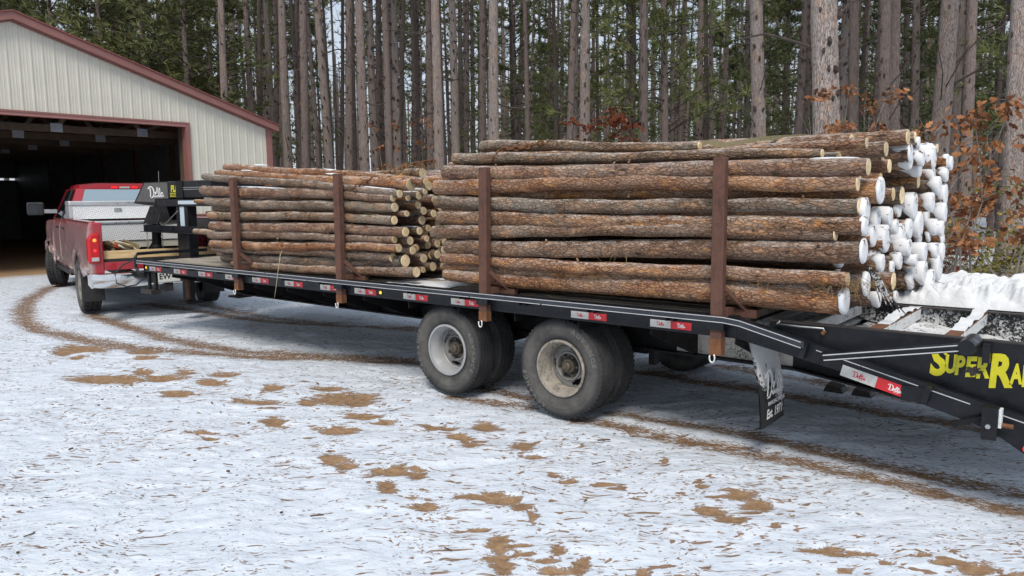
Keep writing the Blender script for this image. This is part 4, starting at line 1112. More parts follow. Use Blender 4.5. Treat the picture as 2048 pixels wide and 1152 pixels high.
# ---- dovetail
def dz(x): return 0.913 + SL * (x - TXB)
for sgn, yf in ((-1, 0.0), (1, TW)):
    near = sgn < 0
    poly = [(TXB + 0.002, 0.918), (TXB + 0.002, 0.785), (1.745, 0.652), (2.15, 0.532), (2.42, 0.462), (2.50, 0.42), (2.62, 0.345), (TXE, 0.315), (TXE, dz(TXE) + 0.005)]
    a, b = (yf, yf + 0.05) if near else (yf - 0.05, yf)
    sp_ = part(MB().prism(poly, lambda p, q, t: (p, t, q), a, b), 'dovetail_side', MAT['black'])
    if near:
        ps = MB()
        for xa, xb in ((1.55, 1.80), (1.805, 2.10), (2.17, 2.35), (2.42, 2.9)):
            za, zb_ = dz(xa) - 0.022, dz(xb) - 0.022
            ps.add([(xa, -0.0015, za - 0.006), (xb, -0.0015, zb_ - 0.006), (xb, -0.0015, zb_), (xa, -0.0015, za)], [(0, 1, 2, 3)])
        part(ps, 'pinstripe', MAT['stripe'], sp_)
        for x in (1.50, 2.16):
            part(MB().bar((x, -0.03, dz(x) - 0.0), (x - 0.02, -0.03, dz(x) - 0.085), 0.06, 0.03, up=(1, 0, 0)), 'gusset', MAT['black'], sp_)
        part(MB().box(2.02, 2.15, -0.014, -0.0005, dz(2.1) - 0.115, dz(2.1) - 0.03), 'doubler_plate', MAT['black'], sp_)
        place_tape(1.690, -0.002, 0.6475 - 0.006, -math.atan(SL) , 1.28)
        # bracket that carries the ramp hinge, tail lamp
        bk = part(MB().box(2.415, 2.485, -0.085, -0.002, 0.425, 0.590), 'hinge_bracket', MAT['black'])
        part(MB().lathe([(0.0, -0.014), (0.012, -0.012), (0.014, 0)], 6, (2.445, -0.0855, 0.495)), 'bolt', MAT['steel'], bk)
        part(MB().tube([(2.47, -0.04, 0.50), (2.55, -0.04, 0.50)], 0.012, 8), 'hinge_pin', MAT['rust_bright'], bk)
        part(MB().bar((2.28, -0.03, 0.465), (2.42, -0.03, 0.52), 0.02, 0.03), 'latch', MAT['black_matt'], bk)
        part(MB().box(2.487, 2.50, -0.07, -0.01, 0.49, 0.585), 'snow_clump', MAT['snow'], bk)
        lb = part(MB().lathe([(0.0, -0.012), (0.016, -0.010), (0.022, 0.0)], 14, (2.615, -0.001, 0.385)), 'tail_lamp', MAT['redlamp'], smooth=True)
MAT['slat_snow'] = m_frost('snowy_grey_slat', 0.55, (0.16, 0.16, 0.165), (0.70, 0.71, 0.71), 22)
# dovetail floor: cross slats with drifted snow between
for k in range(17):
    x = TXB + 0.06 + k * 0.105
    part(MB().bar((x, 0.055, dz(x) - 0.045), (x, TW - 0.055, dz(x) - 0.045), 0.055, 0.022, up=(0.23, 0, 1)), 'dovetail_slat', MAT['slat_snow'])
fl_ = MB(); fl_.add([(TXB, 0.055, dz(TXB) - 0.09), (TXE, 0.055, dz(TXE) - 0.09), (TXE, TW - 0.055, dz(TXE) - 0.09), (TXB, TW - 0.055, dz(TXB) - 0.09)], [(0, 1, 2, 3)])
part(fl_, 'dovetail_plate', MAT['frost_hi'])

# ---- ramps folded flat over the dovetail
RZ = 0.903
ramp = []
for half, (ya, yb) in enumerate(((0.09, 1.27), (1.32, 2.54))):
    r_ = empty('ramp', Vector((1.25, (ya + yb) / 2, RZ)) - trailer.location); r_.parent = trailer
    ramp.append(r_)
    poly = [(1.235, RZ), (1.235, 0.865), (1.30, 0.835), (TXE, dz(TXE) - 0.02), (TXE, RZ)]
    for i, y in enumerate((ya, yb)):
        y0, y1 = (y, y + 0.012) if i == 0 else (y - 0.012, y)
        mat = MAT['black'] if (half == 0 and i == 0) else MAT['frost_lo']
        part(MB().prism(poly, lambda p, q, t: (p, t, q), y0, y1), 'side_plate', mat, r_)
        y0, y1 = (y - 0.002, y + 0.05) if i == 0 else (y - 0.05, y + 0.002)
        part(MB().box(1.237, TXE, y0, y1, RZ + 0.001, RZ + 0.009), 'top_flange', MAT['scrape'] if half == 0 else MAT['black_matt'], r_)
    for k, x in enumerate((1.45, 1.83, 2.22, 2.61)):
        if half == 1 and k > 0: continue
        ab = part(MB().box(x - 0.035, x + 0.035, ya + 0.052, yb - 0.052, RZ - 0.002, RZ + 0.006), 'cross_bar', MAT['rust_bright'] if k else MAT['steel'], r_)
        part(MB().box(x + 0.027, x + 0.035, ya + 0.052, yb - 0.052, RZ - 0.072, RZ - 0.0025), 'cross_bar_leg', MAT['frost_hi'], ab)
# lettering on the near side plate: small caps, the big initials
rp = ramp[0]
def ramp_text(word, u, v, hpx, shear, sx=0.86):
    p0 = atY(u, v, 0.0885); px = 1 / FOC * depth(p0)
    size = hpx * px / 0.70
    V, Fs = text_geo(word, size, shear, size * 0.030)
    mb = MB(); mb.add([(p0.x + q[0] * sx * 1.12, 0.0865, p0.z + q[1]) for q in V], Fs)
    return mb
tx = MB()
def glyph(ch, x0, y0, x1, y1, shear=0.15):
    V, Fs = text_geo(ch, 1.0, shear, 0.045)
    a0, a1 = min(q[0] for q in V), max(q[0] for q in V); b0, b1 = min(q[1] for q in V), max(q[1] for q in V)
    tx.add([atY(x0 + (q[0] - a0) / (a1 - a0) * (x1 - x0), y1 - (q[1] - b0) / (b1 - b0) * (y1 - y0), 0.0875) for q in V], Fs)
for g_ in (('S', 1859, 691, 1896, 752), ('U', 1890, 709, 1915, 747), ('P', 1909, 711, 1931, 750), ('E', 1930, 713, 1955, 754), ('R', 1952, 714, 1979, 757), ('R', 1977, 707, 2025, 776), ('A', 2018, 727, 2044, 769), ('M', 2043, 730, 2076, 774), ('P', 2074, 735, 2098, 779)): glyph(*g_)
part(tx, 'lettering', MAT['yellow'], rp)
# scraped paint over the E where the arm rubs
c = atY(1945, 741, 0.084); sc_ = MB(); n = 26; V = [(c.x, 0.0845, c.z)]
for k in range(n):
    a = 2 * pi * k / n; q = 0.048 * (0.45 + 0.7 * rng.random()) ; V.append((c.x + q * 1.05 * cos(a), 0.0845, c.z + q * 0.62 * sin(a)))
sc_.add(V, [(0, 1 + k, 1 + (k + 1) % n) for k in range(n)]); part(sc_, 'scraped_paint', MAT['scrape'], rp)
# lift arm with pinstripes
pa, pb = Vector((1.60, -0.105, 0.750)), Vector((2.335, -0.105, 0.899))
arm = part(MB().tube([pa, pb], 0.024, 14), 'lift_arm', MAT['black'], smooth=40)
up_ = Vector((0, 0, 1)); d_ = (pb - pa).normalized(); nn = d_.cross(Vector((0, 1, 0))).normalized() * -1
for o in (0.0145, -0.0145):
    q0, q1 = pa + d_ * 0.03 + nn * o + Vector((0, -0.0205, 0)), pb - d_ * 0.03 + nn * o + Vector((0, -0.0205, 0))
    part(MB().add([q0 - nn * 0.003, q1 - nn * 0.003, q1 + nn * 0.003, q0 + nn * 0.003], [(0, 1, 2, 3)]), 'pinstripe', MAT['stripe'], arm)
part(MB().tube([pa + Vector((0, -0.03, 0)), pa + Vector((0, 0.10, 0))], 0.020, 14), 'pivot_pin', MAT['black_matt'], arm, smooth=40)
part(MB().lathe([(0, -0.03), (0.040, -0.028), (0.044, 0.02), (0.044, 0.19)], 20, tuple(pb)), 'pivot_boss', MAT['black'], arm, smooth=40)
pl = part(MB().box(pb.x + 0.05, pb.x + 0.085, 0.03, 0.0895, 0.80, RZ - 0.004), 'arm_lug', MAT['black'], rp)
p0, p1 = atY(1553, 648, 0.07), atY(1647, 657, 0.07)
hd = part(MB().tube([atY(1560, 642, 0.07), p0, p0.lerp(p1, 0.5) + Vector((0, 0, -0.002)), p1, atY(1650, 665, 0.07)], 0.006, 8), 'ramp_handle', MAT['steel'], rp, smooth=True)
part(MB().tube([atY(1645, 668, 0.065), atY(1650, 662, 0.065)], 0.012, 8), 'handle_boss', MAT['rust_bright'], rp)
# snow drifted on the ramps and between their bars
def drift(name, x0, x1, y0, y1, zf, mat, nx_=60, ny_=24, parent=None, skirt=0.12):
    xs = np.linspace(x0, x1, nx_); ys = np.linspace(y0, y1, ny_); A, B = np.meshgrid(xs, ys, indexing='ij')
    Z = zf(A, B); V = np.stack([A, B, Z], -1).reshape(-1, 3).tolist(); ix = np.arange(nx_ * ny_).reshape(nx_, ny_)
    Fs = np.stack([ix[:-1, :-1], ix[1:, :-1], ix[1:, 1:], ix[:-1, 1:]], -1).reshape(-1, 4).tolist()
    mb = MB().add(V, Fs); 
    return part(mb, name, mat, parent, smooth=True)
def z_far(A, B):
    e = np.clip((B - 1.335) / 0.10, 0, 1) * np.clip((2.60 - B) / 0.05, 0, 1)
    n_ = fbm(A * 5, B * 5, 9, 4); n2 = fbm(A * 13, B * 13, 19, 3); n3 = fbm(A * 34, B * 34, 23, 3)
    ridge = np.exp(-((B - 1.48) / 0.16) ** 2)
    z = RZ + 0.020 + 0.080 * n_ + 0.22 * ridge * np.clip(n2 - 0.30, 0, 1) + 0.026 * (n3 - 0.3) * (0.35 + ridge) + 0.10 * np.clip(n2 - 0.5, 0, 1) + 0.05 * np.clip((B - 1.6), 0, 1) + 0.10 * np.exp(-((A - 1.95) / 0.35) ** 2) * (n_ - 0.15) * (B > 2.0)
    return np.where(e > 0, RZ - 0.02 + (z - RZ + 0.02) * e ** 0.5, RZ - 0.02)
drift('snow_bank', 1.52, TXE, 1.330, 2.60, z_far, MAT['snow'], 130, 100)
def z_in(A, B):
    base = dz(A) - 0.085
    far_z = 0.83 - 0.17 * np.clip(A - 1.75, 0, 2); near_z = 0.885 - 0.02 * np.clip(A - 1.9, 0, 1)
    k = np.clip((1.255 - B) / 1.15, 0, 1) ** 1.6
    full = far_z + (near_z - far_z) * k + 0.035 * (fbm(A * 7, B * 7, 4) - 0.5) + 0.014 * fbm(A * 40, B * 40, 8, 2)
    w_ = np.clip((A - 1.55) / 0.35, 0, 1); w_ = w_ * w_ * (3 - 2 * w_)
    return base + (full - base) * w_
drift('snow_drift', 1.36, TXE, 0.105, 1.255, z_in, MAT['frost_hi'], 70, 50)
def z_ledge(A, B): return RZ + 0.008 + 0.03 * np.clip(fbm(A * 9, B * 9, 31, 3) - 0.38, 0, 1) * 2.2 * np.clip((B - 0.36) / 0.15, 0, 1) - 0.012 * (B < 0.34)
for x in (1.83, 2.22, 2.61):
    drift('snow_ridge', x - 0.034, x + 0.038, 0.15, 1.22, z_ledge, MAT['snow'], 8, 60)

# ---- gooseneck
NK = MAT['black']
for y0, y1 in ((0.86, 1.00), (1.58, 1.72)): part(MB().box(-7.62, -7.30, y0, y1, 0.80, 1.60), 'neck_upright', NK, bevel=0.01)
for y0, y1 in ((0.86, 0.93), (1.65, 1.72)): part(MB().prism([(-7.62, 0.81), (-7.42, 0.81), (-7.05, 0.80), (-6.87, 0.80), (-6.87, 0.70), (-7.5, 0.66), (-7.66, 0.72)], lambda p, q, t: (p, t, q), y0, y1), 'neck_gusset', NK)
# upper beams: lower channel, top box with angled nose
part(MB().box(-8.15, -6.70, 0.84, 1.76, 1.602, 1.70), 'neck_beam', NK)
nose = [(-8.62, 1.955), (-7.88, 1.955), (-7.88, 1.705), (-8.28, 1.705), (-8.30, 1.60), (-8.98, 1.645)]
nz = part(MB().prism(nose, lambda p, q, t: (p, t, q), 0.90, 1.70), 'neck_nose', NK)
pan = [(-8.585, 1.945), (-7.895, 1.945), (-7.895, 1.712), (-8.285, 1.712), (-8.30, 1.66), (-8.90, 1.672)]
part(MB().prism(pan, lambda p, q, t: (p, t, q), 0.897, 0.899), 'sheen_panel', MAT['grey_sheen'], nz)  # grey colour stands in for the reflection on the black nose
wl = MB(); word_geo(wl, lambda p, q: (-8.46 + p * 0.35, 0.8955, 1.715 + q * 0.185), under=False)
part(wl, 'lettering', MAT['white_ink'], nz)
tb = part(MB().box(-7.86, -6.66, 0.875, 1.72, 1.715, 1.955), 'front_box', NK, bevel=0.012)
for z_ in (1.86, 1.835): part(MB().box(-7.42, -6.70, 0.868, 0.874, z_ - 0.004, z_ + 0.004), 'box_rib', MAT['steel'], tb)
V, Fs = text_geo('FLEX', 1.0, 0, 0.05); x1_ = max(q[0] for q in V); y1_ = max(q[1] for q in V)
fx = MB().add([atY(341.5 + q[0] / x1_ * 20.5, 383 - q[1] / y1_ * 12.5, 0.8725) for q in V], Fs)
part(fx, 'lettering', MAT['yellow'], tb)
pl_ = part(MB().box(-7.775, -7.585, 0.8705, 0.8735, 1.735, 1.790), 'decal', MAT['yellow'], tb)
V, Fs = text_geo('CONTROL', 0.052, 0, 0.002); part(MB().add([(-7.77 + p[0] * 0.72, 0.8690, 1.745 + p[1]) for p in V], Fs), 'lettering', MAT['black_matt'], pl_)
part(MB().box(-7.595, -7.40, 0.862, 0.8735, 1.712, 1.957), 'box_end_plate', MAT['black_matt'], tb)
part(MB().box(-7.50, -7.00, 0.8365, 0.8395, 1.63, 1.68), 'reflective_strip', MAT['tape_blue'])
part(MB().box(-7.50, -7.385, 0.8555, 0.8595, 1.23, 1.596), 'reflective_strip', MAT['tape_blue'])
cb = part(MB().box(-8.50, -6.70, 0.80, 0.858, 1.225, 1.325), 'chain_tray', NK)
part(MB().box(-8.50, -6.70, 0.74, 0.80, 1.225, 1.232), 'tray_lip', NK, cb)
part(MB().tube([(-7.94, 0.83, 1.32), (-7.52, 0.83, 1.53)], 0.008, 6), 'stay_rod', MAT['steel'], cb)
# coupler hood, inner tube, ball socket
hood = [(-8.20, 1.60), (-8.72, 1.60), (-8.98, 1.33), (-8.90, 1.30), (-8.45, 1.345), (-8.10, 1.40)]
hd_ = part(MB().prism(hood, lambda p, q, t: (p, t, q), 1.02, 1.42), 'coupler_hood', NK)
part(MB().tube([(-8.92, 1.2, 1.34), (-8.95, 1.2, 0.92)], 0.07, 16), 'coupler_tube', MAT['black_matt'], smooth=40)
part(MB().lathe([(0.075, 0.0), (0.085, 0.03), (0.085, 0.12), (0.07, 0.14)], 18, (-8.95, 1.2, 0.86), axis='z'), 'coupler_socket', MAT['black_matt'], smooth=40)
# chains from neck to the bed
def chain_pts(p0, p1, sag, n):
    return [Vector(p0).lerp(Vector(p1), i / n) + Vector((0, 0, -sag * 4 * (i / n) * (1 - i / n))) for i in range(n + 1)]
def link_geo(mb, c, d, k, ln=0.040, w=0.014, r=0.0042):
    d = d.normalized(); s_ = d.cross(Vector((0.2, 0.9, 0.3))).normalized(); u_ = d.cross(s_)
    s_, u_ = (s_, u_) if k % 2 else (u_, s_)
    pts = []
    for i in range(9):
        a = 2 * pi * i / 8; pts.append(c + d * (ln / 2 * cos(a)) + s_ * (w * sin(a)))
    mb.tube(pts, r, 5, False)
CHG = plain('grade_chain', (0.33, 0.31, 0.22), 0.45, 0.6, 0.3, 30)
for p0, p1 in (((-8.84, 1.00, 1.33), (-8.78, 0.98, 0.93)), ((-8.40, 1.02, 1.36), (-8.30, 0.98, 0.93))):
    P = chain_pts(p0, p1, 0.0, 13); cm = MB()
    for k in range(13): link_geo(cm, (P[k] + P[k + 1]) / 2 + Vector((0.006 * sin(k * 1.7), 0, 0)), P[k + 1] - P[k], k)
    part(cm, 'safety_chain', CHG, smooth=True)
part(MB().tube([(-8.36, 1.0, 1.50), (-8.42, 0.95, 1.25), (-8.52, 0.93, 1.05), (-8.75, 0.96, 0.92)], 0.011, 7), 'electric_cable', MAT['rubber'], smooth=True)
# grab bar and hose at the deck corner
part(MB().tube([(-7.00, 0.95, 1.00), (-7.03, 0.3, 1.005), (-7.05, 0.02, 1.00), (-7.06, -0.01, 0.95), (-7.06, -0.01, 0.84), (-7.02, 0.0, 0.77), (-6.88, 0.02, 0.755)], 0.021, 10), 'grab_bar', MAT['black'], smooth=True)
part(MB().tube([(-7.06, -0.01, 0.93), (-7.20, -0.10, 0.86), (-7.33, -0.16, 0.74), (-7.30, -0.16, 0.62), (-7.16, -0.1, 0.575), (-7.02, -0.04, 0.60), (-6.92, 0.05, 0.70)], 0.010, 7), 'air_hose', MAT['rubber'], smooth=True)
# landing legs, step
for y in (0.84, 1.64):
    lg = part(MB().box(-7.52, -7.40, y, y + 0.12, 0.255, 0.80), 'landing_leg', MAT['black_matt'])
    part(MB().box(-7.60, -7.32, y - 0.06, y + 0.18, 0.225, 0.25), 'foot_plate', MAT['black_matt'], lg)
st_ = part(MB().box(-6.86, -6.82, 0.04, 0.07, 0.55, 0.80).box(-6.70, -6.64, 0.04, 0.07, 0.55, 0.80), 'step_hanger', MAT['black_matt'])
part(MB().box(-6.92, -6.64, -0.03, 0.09, 0.50, 0.552), 'step', MAT['scrape'], st_)
part(MB().tube([(-6.62, 0.45, 0.72), (-6.60, 0.44, 0.40)], [0.030, 0.026], 10), 'jack_screw', MAT['rust'], smooth=True)
# small ramp jack foot under the tail
jk = part(MB().tube([(1.22, 1.95, 0.56), (1.22, 1.95, 0.14)], 0.03, 8), 'stabiliser_leg', MAT['black_matt'])
for a in (-0.10, 0.12): part(MB().prism([(-0.08, 0.055), (0.08, 0.055), (0.06, 0.10), (-0.05, 0.12)], lambda p, q, t: (1.22 + a + p, t, q), 1.88, 2.02), 'foot', MAT['scrape'], jk)
# ================================================================== STAKE POSTS
for i, x in enumerate(POSTX):
    lean = (-0.010, 0.008, 0.012, -0.004)[i]
    po = empty('stake_post', (x, -0.03, 0.70))
    nm_ = ('first', 'second', 'third', 'fourth')[i]
    tag(po, 'rusty square steel stake, %s from the truck, standing in the near rail' % nm_, 'post', 'rusty stakes along the near rail')
    wd = 0.040
    MB().bar((x - lean * 0.2, -0.030, 0.715 if i < 3 else 0.685), (x + lean, -0.030, 1.918), 2 * wd, 0.058, up=(0, 1, 0)).build('upright', MAT['rust'], po, bevel=0.006)
    MB().bar((x + 0.041, 0.12, 0.935), (x + 0.20, 0.12, 0.935), 0.05, 0.05).build('foot_bar', MAT['rust'], po)
    MB().bar((x + 0.03, -0.0, 0.945), (x + 0.05, 0.30, 0.945), 0.05, 0.055).build('foot_tube', MAT['rust'], po)
    MB().bar((x + 0.038, -0.015, 1.10), (x + 0.13, 0.12, 0.95), 0.012, 0.04, up=(0, 1, 0.3)).build('brace', MAT['rust'], po)
    e = MB().box(x - 0.041, x + 0.041, -0.0605, -0.001, 0.705 if i < 3 else 0.675, 0.78).build('socket_end', MAT['rust_bright'], po)
    zc = (0.70 if i < 3 else 0.67)
    pts = [Vector((x - 0.012 + 0.018 * cos(a), -0.075, zc - 0.012 + 0.030 * sin(a))) for a in [pi * 0.85 + k * (pi * 1.45) / 9 for k in range(10)]]
    MB().tube(pts, 0.0055, 7).build('shackle', MAT['zinc_white'], po, smooth=True)

# ================================================================== LOGS
def log_geo(Ln, r0, r1, seed, bow=(0, 0), segs=14, rings=26, rough=1.0):
    rg = random.Random(seed); V = []; Fs = []
    ph = [rg.uniform(0, 6.28) for _ in range(8)]
    knots = [(rg.uniform(0.05, 0.95), rg.uniform(0, 6.28), rg.uniform(0.06, 0.22)) for _ in range(int(Ln * 3))]
    for i in range(rings):
        f = i / (rings - 1); x = f * Ln
        r = r0 + (r1 - r0) * f
        oy = bow[0] * 4 * f * (1 - f) + 0.010 * sin(x * 3.1 + ph[0]) + 0.004 * sin(x * 8 + ph[5]); oz = bow[1] * 4 * f * (1 - f) + 0.010 * (sin(x * 2.1 + ph[1]) - sin(ph[1])) * min(1, (Ln - x) / 0.4) + 0.003 * sin(x * 9 + ph[6]) * min(1, (Ln - x) / 0.3)
        e = 1.0
        if f == 0: e = 0.93
        for k in range(segs):
            a = 2 * pi * k / segs
            rr = r * e * (1 + rough * (0.030 * sin(2 * a + ph[2]) + 0.022 * sin(3 * a + ph[3] + x * 2) + 0.03 * sin(x * 9 + ph[4] + a) + 0.02 * sin(x * 21 + ph[7] + 2 * a) + rg.uniform(-0.026, 0.026)))
            for (kf, ka, kh) in knots:
                dd = ((f - kf) * Ln / 0.035) ** 2 + (((a - ka + pi) % (2 * pi) - pi) / 0.35) ** 2
                if dd < 4: rr += r * kh * exp(-dd)
            V.append((x, oy + rr * cos(a), oz + rr * sin(a)))
    for i in range(rings - 1):
        for k in range(segs): Fs.append((i * segs + k, (i + 1) * segs + k, (i + 1) * segs + (k + 1) % segs, i * segs + (k + 1) % segs))
    Fs.append(tuple(range(segs)))
    if rings >= 36:                         # trimmed branch stubs
        sb = MB()
        for _ in range(rg.randint(4, 9)):
            f = rg.uniform(0.04, 0.96); a = rg.uniform(-0.6, 3.7); r = r0 + (r1 - r0) * f; dv = Vector((rg.uniform(-.2, .5), cos(a), sin(a))).normalized(); c = Vector((f * Ln, 0, bow[1] * 4 * f * (1 - f))) + dv * r * 0.9
            sb.tube([c, c + dv * rg.uniform(0.012, 0.032)], [rg.uniform(0.007, 0.013), rg.uniform(0.004, 0.008)], 6)
        n0 = len(V); V += sb.v; Fs += [tuple(i + n0 for i in q) for q in sb.f]
    return V, Fs
def cut_geo(Ln, r, seed, oblique=0.0, segs=14):
    rg = random.Random(seed); V = [(Ln + 0.002, 0, 0)]; Fs = []
    for fr in (0.55, 0.93):
        for k in range(segs):
            a = 2 * pi * k / segs; rr = r * fr * (1 + rg.uniform(-0.015, 0.015)); V.append((Ln + 0.0015 + oblique * rr * sin(a) * 0.3 + rg.uniform(-0.0008, 0.0008), rr * cos(a), rr * sin(a)))
    for k in range(segs):
        a = 2 * pi * k / segs; V.append((Ln - 0.004, r * 0.985 * cos(a), r * 0.985 * sin(a)))
    for k in range(segs): Fs.append((0, 1 + k, 1 + (k + 1) % segs))
    for j in range(2):
        for k in range(segs): Fs.append((1 + j * segs + k, 1 + (j + 1) * segs + k, 1 + (j + 1) * segs + (k + 1) % segs, 1 + j * segs + (k + 1) % segs))
    return V, Fs
def snow_cap_geo(Ln, r, seed, reach, bulge, t0=0.022, segs=20):
    """snow plastered over a log end: thick on top, thin below, swollen over the cut"""
    rg = random.Random(seed); V = []; Fs = []; ph = rg.uniform(0, 6); ph2 = rg.uniform(0, 6)
    prof = [(0.0, 0), (0.12, 1), (0.45, 2), (0.8, 3), (1.0, 4)]
    m = 0
    rows = []
    dx, dy = rg.uniform(-0.15, 0.15) * r, rg.uniform(-0.05, 0.2) * r
    for j in range(8):
        row = []
        for k in range(segs):
            a = 2 * pi * k / segs; s_ = sin(a)
            up_ = max(0.0, 0.5 + 0.5 * s_) ** 1.3
            nz = 0.5 + 0.5 * sin(2 * a + ph) * sin(3 * a + ph2)
            th = (0.004 + t0 * up_) * (0.7 + 0.6 * nz)
            back = reach * (0.10 + 0.90 * max(0, s_ * 0.5 + 0.5) ** 0.8) * (0.6 + 0.8 * nz) + 0.004
            if j == 0: x, rr = Ln - back, r * 0.99
            elif j == 1: x, rr = Ln - back * 0.85, r * 1.01 + th * 0.75
            elif j == 2: x, rr = Ln - back * 0.4, r * 1.01 + th
            elif j == 3: x, rr = Ln + bulge * 0.15, r * 1.0 + th * 0.9
            elif j == 4: x, rr = Ln + bulge * 0.85, r * 0.965 + th * 0.7
            elif j == 5: x, rr = Ln + bulge * (1.0 + 0.1 * nz), r * 0.84
            elif j == 6: x, rr = Ln + bulge * (1.04 + 0.1 * nz), r * 0.40
            else: x, rr = Ln + bulge * 1.06, r * 0.10
            w_ = (j / 7.0) ** 2
            row.append((x, rr * cos(a) + dx * w_, rr * sin(a) + dy * w_))
        V += row
    for j in range(7):
        for k in range(segs): Fs.append((j * segs + k, (j + 1) * segs + k, (j + 1) * segs + (k + 1) % segs, j * segs + (k + 1) % segs))
    Fs.append(tuple(7 * segs + k for k in range(segs)))
    return V, Fs
def snow_top_geo(Ln, r0, r1, seed, x0, x1, bow=(0, 0), th=0.006, half=0.55):
    """thin uneven snow lying along the top of a log"""
    rg = random.Random(seed); V = []; Fs = []; n = max(6, int((x1 - x0) / 0.035)); m = 6
    ph = rg.uniform(0, 9)
    for i in range(n + 1):
        x = x0 + (x1 - x0) * i / n; f = x / Ln; r = r0 + (r1 - r0) * f
        e = sin(pi * i / n) ** 0.5; hw = half * e * (0.55 + 0.45 * sin(x * 23 + ph) * sin(x * 9.1 + ph * 2) + 0.25 * rg.uniform(-1, 1)); hw = max(0.03, hw)
        oy = bow[0] * 4 * f * (1 - f); oz = bow[1] * 4 * f * (1 - f)
        for k in range(m + 1):
            q = -1 + 2 * k / m; a = pi / 2 + q * hw
            rr = r * 0.985 + th * e * (1 - q * q) + r * 0.03 + rg.uniform(0, 0.003) * (1 - q * q)
            if abs(q) > 0.99: rr = r * 0.97
            V.append((x, oy + rr * cos(a), oz + rr * sin(a)))
    for i in range(n):
        for k in range(m): Fs.append((i * (m + 1) + k, i * (m + 1) + k + 1, (i + 1) * (m + 1) + k + 1, (i + 1) * (m + 1) + k))
    return V, Fs
LOGS = []
def make_log(p0, p1, r0, r1, seed, label, group, bark=0, bow=(0, 0), segs=14, rings=26, cap=0.0, top=None, oblique=0, cutcol=None, near_face=False):
    p0 = Vector(p0); p1 = Vector(p1); d = p1 - p0; Ln = d.length; d.normalize()
    up_ = Vector((0, 0, 1)); y = up_.cross(d).normalized(); z = d.cross(y)
    V, Fs = log_geo(Ln, r0, r1, seed, bow, segs, rings)
    o = MB().add(V, Fs).build('log', MAT['bark'][bark], smooth=60)
    o.matrix_world = Matrix(((d.x, y.x, z.x, p0.x), (d.y, y.y, z.y, p0.y), (d.z, y.z, z.z, p0.z), (0, 0, 0, 1)))
    tag(o, label, 'log', group)
    V, Fs = cut_geo(Ln, r1, seed + 1, oblique, segs); MB().add(V, Fs).build('cut_end', cutcol or MAT['cut'], o, local=True, smooth=25)
    if cap > 0:
        rg = random.Random(seed + 5)
        V, Fs = snow_cap_geo(Ln, r1, seed + 3, (0.02 + 0.15 * rg.random() ** 1.4) * cap * (0.20 if near_face else 1), (0.003 + 0.009 * rg.random()) * cap + 0.003, (0.006 + 0.020 * rg.random()) * cap * (0.4 if near_face else 1))
        MB().add(V, Fs).build('snow_cap', MAT['snow_cap'], o, local=True, smooth=True)
    if top:
        for j, (a, b) in enumerate(top):
            V, Fs = snow_top_geo(Ln, r0, r1, seed + 7 + j, a * Ln, b * Ln, bow); MB().add(V, Fs).build('snow_strip', MAT['snow'], o, local=True, smooth=True)
    LOGS.append((o, p0, p1, max(r0, r1)))
    return o
def from_photo(uL, vL, dL, uR, vR, dR, ysurf=0.03):
    """end points of a near-side log whose near face lies at y = ysurf"""
    r0, r1 = 0.05, 0.05
    for _ in range(3):
        a = atY(uL, vL, ysurf + r0); b = atY(uR, vR, ysurf + r1)
        r0 = dL / 2 * depth(a) / FOC; r1 = dR / 2 * depth(b) / FOC
    return a, b, r0, r1
zF = lambda x, y: (400 + x / 3.6, 300 + y / 3.6)
# near face of the front stack, top to bottom (zoomed pixel coordinates, thickness), snow strips, extra depth, label, bark, bow
NF = [((180, 122, 56), (1625, 226, 52), 0.10, [(0.18, 0.26), (0.55, 0.62), (0.72, 0.80)], 'topmost brown log of the front stack, reaching furthest left over the pile', 1, (0, 0.01)),
      ((128, 166, 46), (1520, 250, 92), 0.05, [(0.15, 0.22), (0.62, 0.70)], 'log second from top of front stack, with wide pale cut end beside the chain', 1, (0, 0.01)),
      ((34, 190, 52), (1440, 316, 58), 0.0, [(0.55, 0.98)], 'thin grey log third from top of front stack, crossing above the first stake', 2, (0, 0.0)),
      ((22, 288, 72), (1392, 346, 56), -0.01, [(0.20, 0.50), (0.52, 0.72), (0.76, 0.97)], 'orange-brown log fourth from top of front stack, snow along its upper side', 1, (0, 0.004)),
      ((45, 366, 60), (1404, 412, 68), 0.0, None, 'grey-green log fifth from top of front stack, mossy at its left end', 2, (0, -0.012)),
      ((100, 420, 40), (1490, 458, 46), 0.09, None, 'thin dark log set back in the sixth layer of the front stack', 0, (0, 0)),
      ((68, 472, 54), (1400, 506, 66), 0.0, None, 'grey log seventh from top of front stack, with a bark-covered right end', 2, (0, 0.006)),
      ((86, 545, 66), (1480, 590, 72), 0.0, None, 'brown log eighth from top of front stack, with orange scrapes and pale end', 1, (0, 0.004)),
      ((82, 614, 56), (1402, 645, 54), 0.0, None, 'thin dark log third from bottom of the front stack, flat right end', 0, (0, 0)),
      ((90, 672, 62), (1432, 706, 64), 0.0, None, 'knotty log with orange scars, second above bottom log of the front stack', 1, (0, 0.0)),
      ((90, 716, 40), (1390, 776, 70), 0.03, None, 'brown log near the deck of front stack, pale round end, twine over it', 0, (0, 0)),
      ((170, 778, 66), (1480, 798, 92), 0.07, None, 'thick rough-barked log low in the front stack with a weathered end', 2, (0, -0.01)),
      ((230, 820, 50), (1560, 880, 76), 0.05, None, 'lowest near log of the front stack, lying just above the deck', 0, (0, 0))]
rg = random.Random(12)
for i, (a, b, extra, top, lab, bk, bow) in enumerate(NF):
    uL, vL = zF(a[0], a[1]); uR, vR = zF(b[0], b[1])
    A, B, r0, r1 = from_photo(uL, vL, a[2] / 3.6, uR, vR, b[2] / 3.6, 0.03 + extra)
    make_log(A, B, r0, r1, 100 + i * 11, lab, 'logs of the front stack', bk, bow, 16, 40, 0, top)
